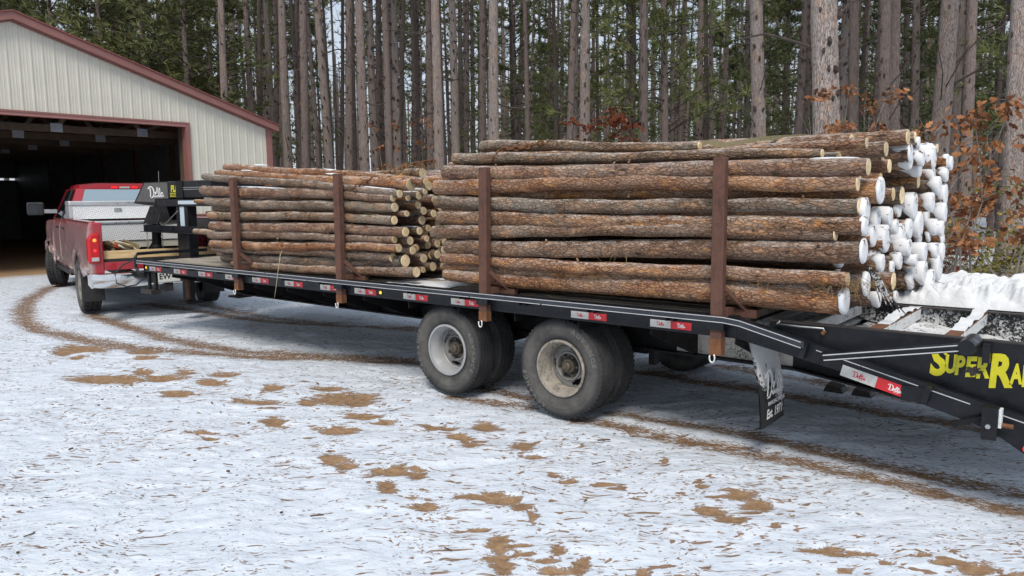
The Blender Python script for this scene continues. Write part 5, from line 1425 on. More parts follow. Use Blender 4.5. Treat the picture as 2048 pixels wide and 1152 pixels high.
# near face of the rear stack, straight photo pixels
NR = [((963, 293, 23), (1400, 292, 17), 0.34, None, 'mossy-ended log on the top layer of the rear stack under the chain', 2, (0, 0.012), 0),
      ((909, 318, 23), (1645, 307, 19), 0.10, None, 'pale lichen-spotted log second from top of the rear stack', 2, (0, 0.012), 0),
      ((888, 344, 26), (1737, 334, 36), 0.0, [(0.90, 0.985)], 'brown log third from top of rear stack, with flat snowy right end', 1, (0, 0.0), 0),
      ((872, 375, 32), (1716, 368, 30), 0.0, [(0.72, 0.80)], 'reddish log fourth from top of rear stack with slanting weathered cut', 1, (0, 0.010), 0),
      ((980, 388, 24), (1762, 382, 50), 0.11, [(0.9, 0.97)], 'dark log set back under the reddish log, its wide end caked in snow', 0, (0, -0.01), 1),
      ((875, 405, 27), (1719, 412, 31), 0.0, None, 'straight grey-brown log fifth from top of rear stack with clean pale end', 2, (0, 0.0), 0),
      ((882, 435, 28), (1728, 452, 37), 0.0, None, 'lichen-flecked log sixth from top of rear stack with a snow-covered end', 0, (0, 0.004), 1),
      ((870, 463, 27), (1672, 468, 28), -0.005, None, 'short log seventh from top of rear stack with moss on its left end', 0, (0, 0.008), 0),
      ((895, 492, 28), (1727, 504, 46), 0.0, None, 'thick rough log third from bottom of rear stack with snowy end', 0, (0, -0.002), 1),
      ((885, 515, 23), (1696, 559, 29), -0.005, None, 'orange-brown log second from bottom of rear stack with frayed needle-hung end', 1, (0, 0.0), 0),
      ((888, 535, 18), (1660, 585, 30), 0.06, None, 'dark log tucked between the two lowest logs of the rear stack', 0, (0, 0.0), 0),
      ((892, 549, 22), (1690, 604, 52), 0.03, None, 'big lowest log of the rear stack, overhanging the dovetail', 1, (0, -0.006), 0.8)]
for i, (a, b, extra, top, lab, bk, bow, cap) in enumerate(NR):
    A, B, r0, r1 = from_photo(*a, *b, 0.03 + extra)
    make_log(A, B, r0, r1, 700 + i * 13, lab, 'logs of the rear stack', bk, bow, 18, 44, cap, top, near_face=True)
# log ends seen at the back of each stack: (zoomed x, y, height), snow
zA = lambda x, y: (760 + x / 5.76, 380 + y / 5.76)
EF = [(450, 65, 95, .5), (325, 90, 75, .3), (632, 112, 105, .6), (440, 172, 90, .4), (505, 242, 95, .2), (620, 272, 90, 0), (326, 276, 58, 0), (487, 348, 110, .5), (668, 376, 92, 0), (300, 482, 105, 0), (458, 472, 95, .3), (350, 585, 100, 0),
      (552, 632, 98, 0), (662, 617, 95, 0), (380, 697, 95, 0), (418, 667, 84, 0), (590, 747, 92, 0), (665, 742, 105, 0), (505, 787, 110, .2), (615, 882, 108, 0), (730, 872, 96, 0), (498, 920, 72, 0), (745, 600, 90, 0), (560, 440, 80, 0),
      (520, 20, 70, .5), (700, 470, 90, 0), (540, 560, 80, 0), (700, 200, 95, .3), (730, 330, 90, 0), (735, 690, 90, 0)]
ends = []
for i, (x, y, h, sn) in enumerate(EF):
    u, v = zA(x, y)
    xe = -2.12 + rg.uniform(-0.05, 0.06)
    p = atX(u, v, xe); r = h / 5.76 / 2 * depth(p) / FOC
    ends.append([p, r, sn, -5.6 + rg.uniform(-0.25, 0.2)])
top_z = 2.0
def rank_labels(ends, stack, words):
    """columns counted from the near side, height counted from the deck"""
    order = sorted(ends, key=lambda e: e[0].z)
    for k, e in enumerate(order): e.append(k + 1)
    order = sorted(ends, key=lambda e: e[0].y)
    for k, e in enumerate(order): e.append(k + 1)
rank_labels(ends, 'front', None)
def end_label(e, stack):
    p, r, sn, xl, kz, ky = e
    size = 'slim' if r < 0.042 else ('stout' if r > 0.06 else 'middling')
    sno = 'snow-covered' if sn >= 0.8 else ('snow-topped' if sn > 0.1 else 'bare')
    return '%s %s %s-stack log end, %s by height, %s counted from near side' % (sno, size, stack, ordn(kz), ordn(ky))
for i, e in enumerate(ends):
    p, r, sn, xl = e[:4]
    zl = p.z + rg.uniform(-0.03, 0.03)
    o = make_log((xl, p.y + rg.uniform(-0.02, 0.02), max(0.93 + r, zl)), p, r * rg.uniform(0.75, 1.0), r, 3000 + i * 7, end_label(e, 'front'), 'logs of the front stack', rg.choice([0, 0, 1, 2]), (0, 0), 14, 16, 0, [(0.93, 0.995)] if sn > 0.25 else None)
# rear stack ends
zB = lambda x, y: (1660 + x / 3.389, 300 + y / 3.389)
zC = lambda x, y: (1400 + x / 3.031, 220 + y / 3.031)
ER = [(400, 105, 84, 0), (345, 197, 80, 0), (430, 300, 85, .35), (490, 308, 115, 0), (600, 212, 90, .3), (535, 75, 105, 1), (600, 122, 110, 1), (700, 62, 125, 1), (820, 92, 80, .8), (790, 170, 80, 1), (700, 180, 80, .6), (640, 282, 120, 1),
      (570, 385, 150, 1), (690, 362, 105, 1), (780, 310, 120, 1), (320, 468, 130, 1), (405, 458, 105, 1), (465, 410, 80, 1), (250, 420, 120, 1), (655, 462, 110, 1), (775, 432, 110, 1), (612, 520, 140, 1), (540, 540, 120, 1), (712, 530, 90, 1),
      (290, 592, 115, 1), (380, 612, 150, 1), (492, 618, 175, 1), (535, 668, 90, 1), (670, 582, 75, .6), (765, 612, 70, .6), (640, 700, 120, 1), (720, 692, 80, 1), (310, 732, 130, .8), (350, 775, 95, .6), (540, 790, 130, .9), (580, 750, 70, 1),
      (735, 800, 150, 1), (640, 840, 140, 1), (250, 920, 130, .8), (375, 890, 115, .3), (432, 890, 115, .3), (550, 885, 115, .9), (330, 1020, 85, .7), (450, 1005, 66, .6), (690, 880, 100, 1), (740, 250, 100, 1), (560, 470, 80, 1), (440, 520, 90, 1),
      (600, 610, 90, 1), (700, 760, 90, 1), (470, 760, 90, .8), (420, 810, 80, .6), (620, 60, 90, .9), (760, 540, 80, 1), (760, 700, 90, 1), (660, 10, 80, .9), (560, 950, 70, .8)]
ER2 = [(1262, 165, 88, 0), (1305, 160, 52, 0), (1322, 200, 52, .8), (1440, 232, 52, 0), (1310, 262, 70, .8), (1272, 270, 86, .7), (1130, 237, 88, 0), (1108, 270, 72, 0), (916, 262, 54, 0), (880, 215, 50, 0), (915, 216, 52, 0), (1150, 340, 78, 0), (1012, 198, 62, 0), (1400, 262, 90, 1), (1500, 312, 60, .7)]
pts = [zB(x, y) + (h / 3.389, sn) for x, y, h, sn in ER] + [zC(x, y) + (h / 3.031, sn) for x, y, h, sn in ER2]
ends = []
for i, (u, v, h, sn) in enumerate(pts):
    # the end face leans back slightly from the near corner to the far one
    xe = 1.72
    for _ in range(3):
        p = atX(u, v, xe); xe = 1.69 + 0.045 * p.y
    xe += rg.uniform(-0.055, 0.065)
    p = atX(u, v, xe)
    if p.y > 2.46:                       # keep inside the far stakes: nearer end of a longer log
        for k in range(40):
            xe += 0.01; p = atX(u, v, xe)
            if p.y <= 2.46: break
    r = h / 2 * depth(p) / FOC * 1.08
    if p.y < 0.12: continue
    ends.append([p, r, sn, -1.7 + rg.uniform(-0.2, 0.25)])
rank_labels(ends, 'rear', None)
for i, e in enumerate(ends):
    p, r, sn, xl = e[:4]
    if p.z - r < 0.93: p.z = 0.93 + r * 0.9
    make_log((xl, p.y + rg.uniform(-0.02, 0.02), max(0.93 + r, p.z + rg.uniform(-0.03, 0.02))), p, r * rg.uniform(0.75, 0.95), r, 5000 + i * 7, end_label(e, 'rear'), 'logs of the rear stack', rg.choice([0, 1, 1, 2]), (0, 0), 14, 16, sn if sn >= 0.55 else 0, None)
# logs inside both stacks, ends set back: fill what the eye can reach between the others
def fill(n, ylo, yhi, zlo, zhi, xe0, xe1, xl0, xl1, rmin, rmax, stack, seed):
    rg = random.Random(seed); got = 0
    taken = [((p0.y + p1.y) / 2, (p0.z + p1.z) / 2, r) for o, p0, p1, r in LOGS if (o['group'].find(stack) >= 0)]
    news = []
    for tr in range(9000):
        if got >= n: break
        r = rg.uniform(rmin, rmax); y = rg.uniform(ylo, yhi); z = rg.uniform(zlo + r, zhi(y))
        if any((y - a) ** 2 + (z - b) ** 2 < ((r + c) * 0.86) ** 2 for a, b, c in taken): continue
        taken.append((y, z, r)); got += 1
        news.append((y, z, r))
    news.sort(key=lambda q: q[1])
    ky = {q: k + 1 for k, q in enumerate(sorted(news))}
    for k, (y, z, r) in enumerate(news):
        x1 = rg.uniform(xe0, xe1); x0 = rg.uniform(xl0, xl1)
        make_log((x0, y, z), (x1, y + rg.uniform(-.01, .01), z), r * 0.85, r, seed * 100 + k * 3, 'recessed inner log of the %s stack, %s by height, %s from near side' % (stack, ordn(k + 1), ordn(ky[(y, z, r)])),
                 'logs of the %s stack' % stack, rg.choice([0, 1, 2]), (0, 0), 12, 10, 0.8 if stack == 'rear' and y > 0.35 and z < 1.9 and rg.random() < 0.8 else 0)
fill(46, 0.28, 2.42, 0.925, lambda y: 1.93, -2.30, -2.14, -5.8, -5.4, 0.045, 0.075, 'front', 31)
fill(44, 0.30, 2.42, 0.925, lambda y: 2.02, 1.42, 1.66, -1.8, -1.5, 0.055, 0.085, 'rear', 32)
# crown of the rear stack seen against the trees: two more logs behind the strap
# ================================================================== lashings, scraps
def chain(name, pts, label, mat, step=0.042):
    e = empty(name, pts[0]); tag(e, label, 'chain')
    P = [Vector(p) for p in pts]; acc = [P[0]]
    for a, b in zip(P[:-1], P[1:]):
        n = max(1, int((b - a).length / step))
        for k in range(1, n + 1): acc.append(a.lerp(b, k / n))
    for k in range(len(acc) - 1):
        mb = MB(); link_geo(mb, (acc[k] + acc[k + 1]) / 2, acc[k + 1] - acc[k], k, 0.058, 0.019, 0.0065)
        mb.build('link', mat, e, smooth=True)
    return e
chain('load_chain', [atY(705, 377, 0.03), atY(725, 366, 0.05), atY(760, 350, 0.16), atY(800, 337, 0.3), atY(830, 328, 0.45), atY(870, 321, 0.7)], 'rusty chain lying over the top logs of the front stack', MAT['chain'])
chain('load_chain', [atY(985, 324, 0.12), atY(992, 310, 0.13), atY(1003, 300, 0.22), atY(1050, 295, 0.30), atY(1075, 286, 0.34), atY(1130, 284, 0.5)], 'rusty chain draped over the mossy top log of the rear stack', MAT['chain'])
# olive webbing strap on the rear stack
mb = MB(); sp = [(1404, 289, .30), (1418, 284, .30), (1440, 291, .31), (1475, 286, .38), (1520, 278, .5), (1570, 275, .7), (1612, 273, .9)]
V = []; Fs = []
for k, (u, v, y) in enumerate(sp):
    c = atY(u, v, y); hw = 0.019
    V += [c + Vector((0, -hw * 0.5, -hw * 0.75)), c + Vector((0, hw * 0.5, hw * 0.75)), c + Vector((0.0, -hw * 0.5 + 0.004, -hw * 0.75 + 0.004)), c + Vector((0, hw * 0.5 + 0.004, hw * 0.75 + 0.004))]
for k in range(len(sp) - 1):
    a = 4 * k; Fs += [(a, a + 1, a + 5, a + 4), (a + 2, a + 6, a + 7, a + 3)]
so = MB().add(V, Fs).build('strap', plain('olive_webbing', (0.15, 0.13, 0.07), 0.85, 0, 0.2, 40, 0.2), smooth=True)
tag(so, 'olive webbing strap lying twisted on top of the rear stack', 'strap')
# dry grass stem hanging from the front stack over the rail
gs = MB().tube([atY(566, 500, 0.05), atY(561, 508, -0.02), atY(557, 535, -0.085), atY(552, 575, -0.10), atY(549, 595, -0.10)], [0.004, 0.004, 0.0035, 0.003, 0.002], 5).build('dry_grass_stem', plain('straw', (0.42, 0.34, 0.20), 0.8, 0, 0.2, 20), smooth=True)
tag(gs, 'pale dry grass stem hanging from the front stack over the rail', 'stem')
# loose bark on the deck before the front stack
bkm = MB(); c = atZ(440, 512, 0.92); 
for k in range(7):
    a = c + Vector((0.05 * k, 0.10 + 0.03 * sin(k), 0.03)); bkm.bar(a, a + Vector((0.16, 0.03, 0.02 * cos(k))), 0.06, 0.012, up=(0, sin(k), 1))
tag(bkm.build('loose_bark', MAT['bark'][0]), 'curled strip of brown bark lying on the front deck boards', 'bark')
# thin snow lying on the deck between the stacks
def z_deck(A, B): return 0.9165 + 0.012 * np.clip(fbm(A * 8, B * 8, 41, 4) * 2.4 - 1.0, -0.6, 1)
ds = drift('deck_snow', -2.35, -1.55, 0.10, 1.1, z_deck, MAT['snow_dirty'], 40, 46)
# twigs hanging at the rear ends
tw = MB(); rgt = random.Random(8)
for k in range(5):
    p = atY(1735 + k * 6, 530 + k * 6, 0.35); tw.tube([p, p + Vector((0.05, 0, -0.10)), p + Vector((0.08 + 0.02 * k, 0.0, -0.22))], [0.006, 0.005, 0.003], 5)
tag(tw.build('broken_twigs', MAT['frost_lo']), 'frosted broken twigs hanging among the snowy log ends of rear stack', 'twigs')
ndm = MB()
for (u0, v0, n_, sp_) in ((1700, 565, 60, 30), (1600, 560, 50, 110), (880, 462, 70, 14), (1060, 600, 14, 60), (1230, 500, 14, 30), (830, 330, 60, 35)):
    for k in range(n_):
        p = atY(u0 + rgt.gauss(0, sp_), v0 + rgt.gauss(0, 5), 0.03 + rgt.uniform(0, 0.05)); e = Vector((rgt.uniform(-.5, .8), rgt.uniform(-.5, .1), rgt.uniform(-1, .1))).normalized() * rgt.uniform(0.04, 0.10)
        ndm.tube([p, p + e * 0.5 + Vector((0, 0, -0.005)), p + e], [0.0012, 0.0012, 0.0008], 3, False)
kind(ndm.build('dry_needles', plain('dry_pine_needles', (0.22, 0.14, 0.05), 0.8, 0, 0.4, 9)), 'stuff', 'dry pine needles caught between the logs')

ms = MB(); c = atY(884, 452, 0.06)
for k in range(150):
    p = c + Vector((rgt.gauss(0.02, 0.05), rgt.uniform(-0.02, 0.05), rgt.gauss(0.0, 0.008))); e = Vector((rgt.gauss(0, .6), rgt.gauss(-.2, .5), rgt.uniform(-.2, 1))).normalized() * rgt.uniform(0.012, 0.03)
    ms.add([p, p + Vector((0.004, 0, 0)), p + e], [(0, 1, 2)])
kind(ms.build('moss_tuft', MAT['moss']), 'stuff', 'green moss on the left end of a rear stack log')
# ================================================================== PICKUP TRUCK (local: +x forward, +y left, z up, origin under the rear axle)
TH = radians(14.5)
truck = empty('pickup_truck', (-9.15, 1.15, 0.012), pi - TH)
tag(truck, 'dusty red crew-cab pickup hitched to the trailer, tail lamps lit', 'pickup truck')
RED = m_paint_red()
GLASS = NT('tinted_glass'); GLASS.fin((0.010, 0.013, 0.014), 0.04, 0.0, None, 0.6); GLASS = GLASS.m
GLASSR = NT('mirror_tinted_glass'); GLASSR.fin((0.42, 0.50, 0.52), 0.05, 0.9, None, 0.6); GLASSR = GLASSR.m
CHROME = plain('chrome_bumper', (0.80, 0.82, 0.83), 0.16, 1.0, 0.06, 3, 0, (0.36, 0.26, 0.12), 0.35)
TRIM = plain('black_plastic', (0.02, 0.02, 0.021), 0.55, 0, 0.3, 10)
LENS = m_emit('tail_lens', (0.62, 0.01, 0.012), 0.10, (0.42, 0.008, 0.012))
LENS_HOT = m_emit('lit_tail_bulb', (1.0, 0.03, 0.03), 0.8)
LENS_AMB = m_emit('lit_signal_bulb', (1.0, 0.30, 0.05), 0.9)
CLEAR = plain('clear_lens', (0.45, 0.45, 0.45), 0.15, 0.1, 0.1, 20)
def tp(mb, name, mat, parent=None, **kw): return mb.build(name, mat, parent or truck, local=True, **kw)
GR = 0.07
def loft(sections, close=True):
    """sections: list of (x, [(y, z)...]) rings joined along x"""
    mb = MB(); n = len(sections[0][1]); V = []; Fs = []
    for x, ring in sections: V += [(x, y, z) for y, z in ring]
    for i in range(len(sections) - 1):
        for k in range(n): Fs.append((i * n + k, i * n + (k + 1) % n, (i + 1) * n + (k + 1) % n, (i + 1) * n + k))
    if close: Fs += [tuple(range(n)), tuple(reversed([(len(sections) - 1) * n + k for k in range(n)]))]
    return mb.add(V, Fs)
# --- bed side panels, cut round the wheel arch
def side_outline(x0, x1, z_top, z_bot, ax, ar, az):
    pts = [(x0, z_bot + 0.16), (x0, z_top), (x1, z_top), (x1, z_bot)]
    arch = []
    if ax is not None:
        a0 = math.asin(max(-1, min(1, (z_bot - az) / ar)))
        for k in range(13):
            a = a0 + (pi - 2 * a0) * k / 12; arch.append((ax + ar * cos(a), az + ar * sin(a)))
        pts = pts + [(ax + ar * cos(a0), z_bot)] + arch[1:-1] + [(ax - ar * cos(a0), z_bot + 0.05)]
    return pts
def panel(name, outline, y_at, thick, sgn, mat, parent=None, bevel=0.01):
    """thin shell following y = y_at(x, z)"""
    bm = bmesh.new()
    vs_ = [bm.verts.new((x, 0, z)) for x, z in outline]
    bm.faces.new(vs_)
    bmesh.ops.triangulate(bm, faces=bm.faces[:])
    zs = [0.62, 0.74, 0.90, 1.05, 1.18, 1.27, 1.33]
    for z in zs:
        bmesh.ops.bisect_plane(bm, geom=bm.verts[:] + bm.edges[:] + bm.faces[:], plane_co=(0, 0, z), plane_no=(0, 0, 1))
    xs = np.arange(-1.1, 5.0, 0.2)
    for x in xs:
        bmesh.ops.bisect_plane(bm, geom=bm.verts[:] + bm.edges[:] + bm.faces[:], plane_co=(x, 0, 0), plane_no=(1, 0, 0))
    for v_ in bm.verts: v_.co.y = sgn * y_at(v_.co.x, v_.co.z)
    V = [tuple(v_.co) for v_ in bm.verts]; bm.verts.index_update()
    Fs = [tuple(v_.index for v_ in f_.verts) for f_ in bm.faces]
    bm.free()
    o = tp(MB().add(V, Fs), name, mat, parent, smooth=35)
    so_ = o.modifiers.new('thickness', 'SOLIDIFY'); so_.thickness = thick; so_.offset = -1 if sgn > 0 else 1
    return o
def y_bed(x, z):
    y = 0.985
    if z > 1.18: y -= (z - 1.18) ** 2 * 1.3
    if z < 0.75: y -= (0.75 - z) * 0.12
    y += 0.018 * exp(-((z - 1.06) / 0.05) ** 2) * 0.4
    y += 0.030 * exp(-(max(0, sqrt((x) ** 2 + (z - 0.43) ** 2) - 0.50) / 0.10) ** 2)          # flared arch lip
    return y
def y_cab(x, z):
    y = 0.975
    if z > 1.15: y -= (z - 1.15) ** 2 * 1.1
    if z < 0.75: y -= (0.75 - z) * 0.25
    return y
for sgn in (1, -1):
    bs = panel('bed_side', side_outline(-1.17, 1.38, 1.375, 0.52, 0.0, 0.50, 0.43), y_bed, 0.05, sgn, RED)
    tp(MB().box(-1.15, 1.36, min(sgn * 0.87, sgn * 0.955), max(sgn * 0.87, sgn * 0.955), 1.372, 1.392), 'rail_cap', RED, bs, bevel=0.008)
    # inner bed wall
    tp(MB().box(-1.12, 1.33, min(sgn * 0.83, sgn * 0.86), max(sgn * 0.83, sgn * 0.86), 0.86, 1.371), 'bed_wall', TRIM, bs)
    # rear door, front door, fender
    rd = panel('rear_door', [(1.42, 0.60), (1.42, 1.38), (2.20, 1.38), (2.20, 0.52), (1.52, 0.52)], y_cab, 0.04, sgn, RED)
    tp(MB().box(1.55, 1.72, min(sgn * 0.965, sgn * 0.995), max(sgn * 0.965, sgn * 0.995), 1.215, 1.245), 'handle', TRIM, rd)
    fd = panel('front_door', [(2.22, 0.52), (2.22, 1.38), (3.28, 1.38), (3.28, 0.52)], y_cab, 0.04, sgn, RED)
    tp(MB().box(2.32, 2.50, min(sgn * 0.965, sgn * 0.995), max(sgn * 0.965, sgn * 0.995), 1.215, 1.245), 'handle', TRIM, fd)
    panel('front_fender', [(3.30, 0.55), (3.30, 1.34), (3.9, 1.33), (4.70, 1.28), (4.95, 1.15), (4.95, 0.65), (4.62, 0.62)] + [(4.08 + 0.50 * cos(a), 0.46 + 0.50 * sin(a)) for a in [0.35 + k * (pi - 0.7) / 10 for k in range(11)]] + [(3.58, 0.55)], lambda x, z: 0.985 - 0.10 * max(0, (x - 4.4)) - (max(0, z - 1.15) ** 2) * 1.1, 0.04, sgn, RED)
    tp(MB().box(1.44, 3.5, min(sgn * 0.86, sgn * 0.93), max(sgn * 0.86, sgn * 0.93), 0.44, 0.515), 'rocker', TRIM)
# floor, tail sill, tail posts
tp(MB().box(-1.14, 1.36, -0.83, 0.83, 0.80, 0.855), 'bed_floor', TRIM)
tp(MB().box(-1.185, -1.10, -0.80, 0.80, 0.70, 0.815), 'tail_sill', RED, bevel=0.008)
tp(MB().box(1.33, 1.37, -0.83, 0.83, 0.80, 1.375), 'bed_front_wall', RED)
for sgn in (1, -1):
    post = tp(loft([(-1.195, [(sgn * 0.80, 0.66), (sgn * 0.97, 0.66), (sgn * 0.962, 1.30), (sgn * 0.93, 1.372), (sgn * 0.80, 1.372)]), (-1.14, [(sgn * 0.80, 0.66), (sgn * 0.985, 0.66), (sgn * 0.98, 1.30), (sgn * 0.95, 1.38), (sgn * 0.80, 1.38)])]), 'tail_post', RED, bevel=0.012)
    # lamp cluster wraps the corner
    y0, y1 = (0.845, 0.985) if sgn > 0 else (-0.985, -0.845)
    lm = tp(loft([(-1.228, [(sgn * 0.85, 0.825), (sgn * 0.955, 0.825), (sgn * 0.968, 0.86), (sgn * 0.965, 1.14), (sgn * 0.93, 1.205), (sgn * 0.85, 1.215)]), (-1.197, [(sgn * 0.845, 0.81), (sgn * 0.985, 0.81), (sgn * 0.995, 0.85), (sgn * 0.992, 1.16), (sgn * 0.95, 1.225), (sgn * 0.845, 1.232)]),
                  (-1.09, [(sgn * 0.845, 0.82), (sgn * 0.990, 0.82), (sgn * 0.998, 0.86), (sgn * 0.994, 1.13), (sgn * 0.96, 1.20), (sgn * 0.845, 1.21)])]), 'tail_lamp', LENS, bevel=0.008)
    yb = sgn * 0.905
    tp(MB().lathe([(0.0, -0.006), (0.014, -0.005), (0.024, 0.0)], 16, (-1.2285, yb, 1.13), axis='x'), 'signal_bulb', LENS_AMB, lm, smooth=True)
    tp(MB().lathe([(0.0, -0.006), (0.012, -0.005), (0.020, 0.0)], 16, (-1.2285, yb, 0.985), axis='x'), 'stop_bulb', LENS_HOT, lm, smooth=True)
    tp(MB().box(-1.236, -1.2285, min(sgn * 0.862, sgn * 0.955), max(sgn * 0.862, sgn * 0.955), 0.838, 0.892), 'reversing_lens', CLEAR, lm, bevel=0.004)
# bumper: wrapped chrome with a dark step pad and number plate
bp = []
for k in range(17):
    y = -0.99 + 1.98 * k / 16; e = abs(y) / 0.99
    bp.append((y, -1.36 + 0.07 * e ** 4 + (0.05 if abs(y) < 0.30 else 0)))
V = []; Fs = []
prof = [(0.0, 0.665), (-0.02, 0.655), (-0.03, 0.60), (-0.022, 0.52), (0.0, 0.475), (0.03, 0.46), (0.10, 0.46), (0.10, 0.665)]
for y, x in bp:
    for dx, z in prof: V.append((x + dx, y, z + (0.015 if abs(y) > 0.9 else 0)))
n = len(prof)
for i in range(len(bp) - 1):
    for k in range(n): Fs.append((i * n + k, i * n + (k + 1) % n, (i + 1) * n + (k + 1) % n, (i + 1) * n + k))
Fs += [tuple(range(n)), tuple(reversed([(len(bp) - 1) * n + k for k in range(n)]))]
bump_ = tp(MB().add(V, Fs), 'rear_bumper', CHROME, smooth=40)
for s_ in (-1, 1):
    Vc = [(-1.32, s_ * 0.995, 0.47), (-1.05, s_ * 1.0, 0.50), (-1.05, s_ * 1.0, 0.64), (-1.32, s_ * 0.995, 0.67)]
    tp(MB().add(Vc + [(x, y - s_ * 0.02, z) for x, y, z in Vc], [(0, 1, 2, 3), (7, 6, 5, 4), (0, 4, 5, 1), (1, 5, 6, 2), (2, 6, 7, 3), (3, 7, 4, 0)]), 'bumper_end', CHROME, bump_)
tp(MB().box(-1.375, -1.24, -0.50, 0.50, 0.666, 0.680), 'step_pad', TRIM, bump_)
tp(MB().box(-1.352, -1.335, -0.26, 0.26, 0.50, 0.655), 'plate_recess', TRIM, bump_)
npl_ = tp(MB().box(-1.360, -1.353, -0.15, 0.15, 0.505, 0.655), 'number_plate', plain('number_plate_white', (0.62, 0.62, 0.58), 0.5, 0, 0.08, 20), bump_)
V, Fs = text_geo('EW', 0.115, 0, 0.003); tp(MB().add([(-1.3615, 0.135 - p[0] * 0.9, 0.545 + p[1]) for p in V], Fs), 'lettering', MAT['black_matt'], npl_)
# cab: pillars, roof, glass
def ring(xr, zt, hw_b, hw_t, zb): return None
ZB = 1.385
cab = loft([(1.405, [(-0.955, 0.60), (0.955, 0.60), (0.94, ZB), (-0.94, ZB)]), (3.35, [(-0.95, 0.60), (0.95, 0.60), (0.94, ZB - 0.02), (-0.94, ZB - 0.02)])])
tp(cab, 'cab_shell', RED)
roof = [(1.66, [(-0.70, 1.865), (0.70, 1.865), (0.68, 1.935), (0.40, 1.965), (-0.40, 1.965), (-0.68, 1.935)]), (1.80, [(-0.735, 1.87), (0.735, 1.87), (0.70, 1.955), (0.42, 1.985), (-0.42, 1.985), (-0.70, 1.955)]),
        (2.75, [(-0.735, 1.86), (0.735, 1.86), (0.69, 1.945), (0.42, 1.975), (-0.42, 1.975), (-0.69, 1.945)]), (3.05, [(-0.70, 1.82), (0.70, 1.82), (0.66, 1.88), (0.40, 1.905), (-0.40, 1.905), (-0.66, 1.88)])]
rf = tp(loft(roof), 'roof', RED, smooth=40)
bl = tp(MB().box(1.636, 1.66, -0.20, 0.20, 1.885, 1.925), 'high_brake_lamp', LENS, rf)
for y in (-0.16, 0.16): tp(MB().box(1.628, 1.6355, y - 0.045, y + 0.045, 1.89, 1.92), 'brake_lens', m_emit('dim_brake_lens', (1.0, 0.02, 0.02), 0.45), bl)
tp(MB().box(1.629, 1.6355, -0.08, 0.08, 1.89, 1.92), 'cargo_lens', CLEAR, bl)
for s_ in (-1, 1):
    # rear pillar, middle pillar, windscreen pillar
    tp(loft([(1.41, [(s_ * 0.79, ZB), (s_ * 0.945, ZB), (s_ * 0.945, ZB + 0.01), (s_ * 0.79, ZB + 0.01)])] ), 'pillar_foot', RED) if False else None
    for x0, x1, xt0, xt1, yb0, yt0, nm_ in ((1.405, 1.56, 1.655, 1.80, 0.78, 0.61, 'rear_pillar'), (2.17, 2.26, 2.15, 2.24, 0.90, 0.69, 'middle_pillar'), (3.28, 3.37, 2.92, 3.02, 0.90, 0.66, 'windscreen_pillar')):
        b0, b1, t0_, t1_ = s_ * yb0, s_ * 0.94, s_ * yt0, s_ * 0.735
        V = [(x0, b0, ZB - 0.02), (x1, b0 if nm_ != 'rear_pillar' else s_ * 0.88, ZB - 0.02), (x1, b1, ZB - 0.02), (x0, b1, ZB - 0.02), (xt0, t0_, 1.885), (xt1, t0_ if nm_ != 'rear_pillar' else s_ * 0.69, 1.885), (xt1, t1_, 1.885), (xt0, t1_, 1.885)]
        tp(MB().add(V, [(3, 2, 1, 0), (4, 5, 6, 7), (0, 1, 5, 4), (1, 2, 6, 5), (2, 3, 7, 6), (3, 0, 4, 7)]), nm_, RED if nm_ != 'middle_pillar' else TRIM)
    for x0, x1, xt0, xt1, nm_ in ((1.565, 2.165, 1.80, 2.15, 'rear_side_window'), (2.265, 3.275, 2.245, 2.915, 'front_side_window')):
        V = [(x0, s_ * 0.925, ZB - 0.01), (x1, s_ * 0.925, ZB - 0.01), (xt1, s_ * 0.725, 1.88), (xt0, s_ * 0.725, 1.88)]
        tp(MB().add(V + [(x, y - s_ * 0.006, z) for x, y, z in V], [(0, 1, 2, 3), (7, 6, 5, 4), (0, 4, 5, 1), (1, 5, 6, 2), (2, 6, 7, 3), (3, 7, 4, 0)]), nm_, GLASS)
V = [(1.42, -0.775, ZB), (1.42, 0.775, ZB), (1.645, 0.61, 1.872), (1.645, -0.61, 1.872)]
tp(MB().add(V + [(x + 0.008, y, z) for x, y, z in V], [(0, 1, 2, 3), (7, 6, 5, 4), (0, 4, 5, 1), (1, 5, 6, 2), (2, 6, 7, 3), (3, 7, 4, 0)]), 'rear_window', GLASSR)
V = [(3.36, -0.88, ZB), (3.36, 0.88, ZB), (2.98, 0.66, 1.86), (2.98, -0.66, 1.86)]
tp(MB().add(V, [(0, 1, 2, 3)]), 'windscreen', GLASS)
tp(loft([(3.30, [(-0.93, 1.0), (0.93, 1.0), (0.88, 1.36), (0.0, 1.40), (-0.88, 1.36)]), (4.3, [(-0.90, 1.0), (0.90, 1.0), (0.82, 1.32), (0.0, 1.37), (-0.82, 1.32)]), (4.95, [(-0.85, 0.9), (0.85, 0.9), (0.75, 1.22), (0.0, 1.26), (-0.75, 1.22)])]), 'hood', RED, smooth=40)
tp(MB().tube([(3.25, -0.88, 1.36), (3.20, -0.89, 2.25)], 0.004, 5), 'antenna', MAT['steel'])
# towing mirrors
for s_ in (1, -1):
    mr = tp(MB().box(3.06, 3.15, min(s_ * 1.10, s_ * 1.37), max(s_ * 1.10, s_ * 1.37), 1.43, 1.66), 'towing_mirror', TRIM, bevel=0.03)
    tp(MB().box(3.053, 3.059, min(s_ * 1.20, s_ * 1.35), max(s_ * 1.20, s_ * 1.35), 1.45, 1.64), 'mirror_glass', GLASS, mr)
    tp(MB().box(3.08, 3.13, min(s_ * 0.90, s_ * 1.11), max(s_ * 0.90, s_ * 1.11), 1.46, 1.53), 'mirror_arm', MAT['steel'], mr)
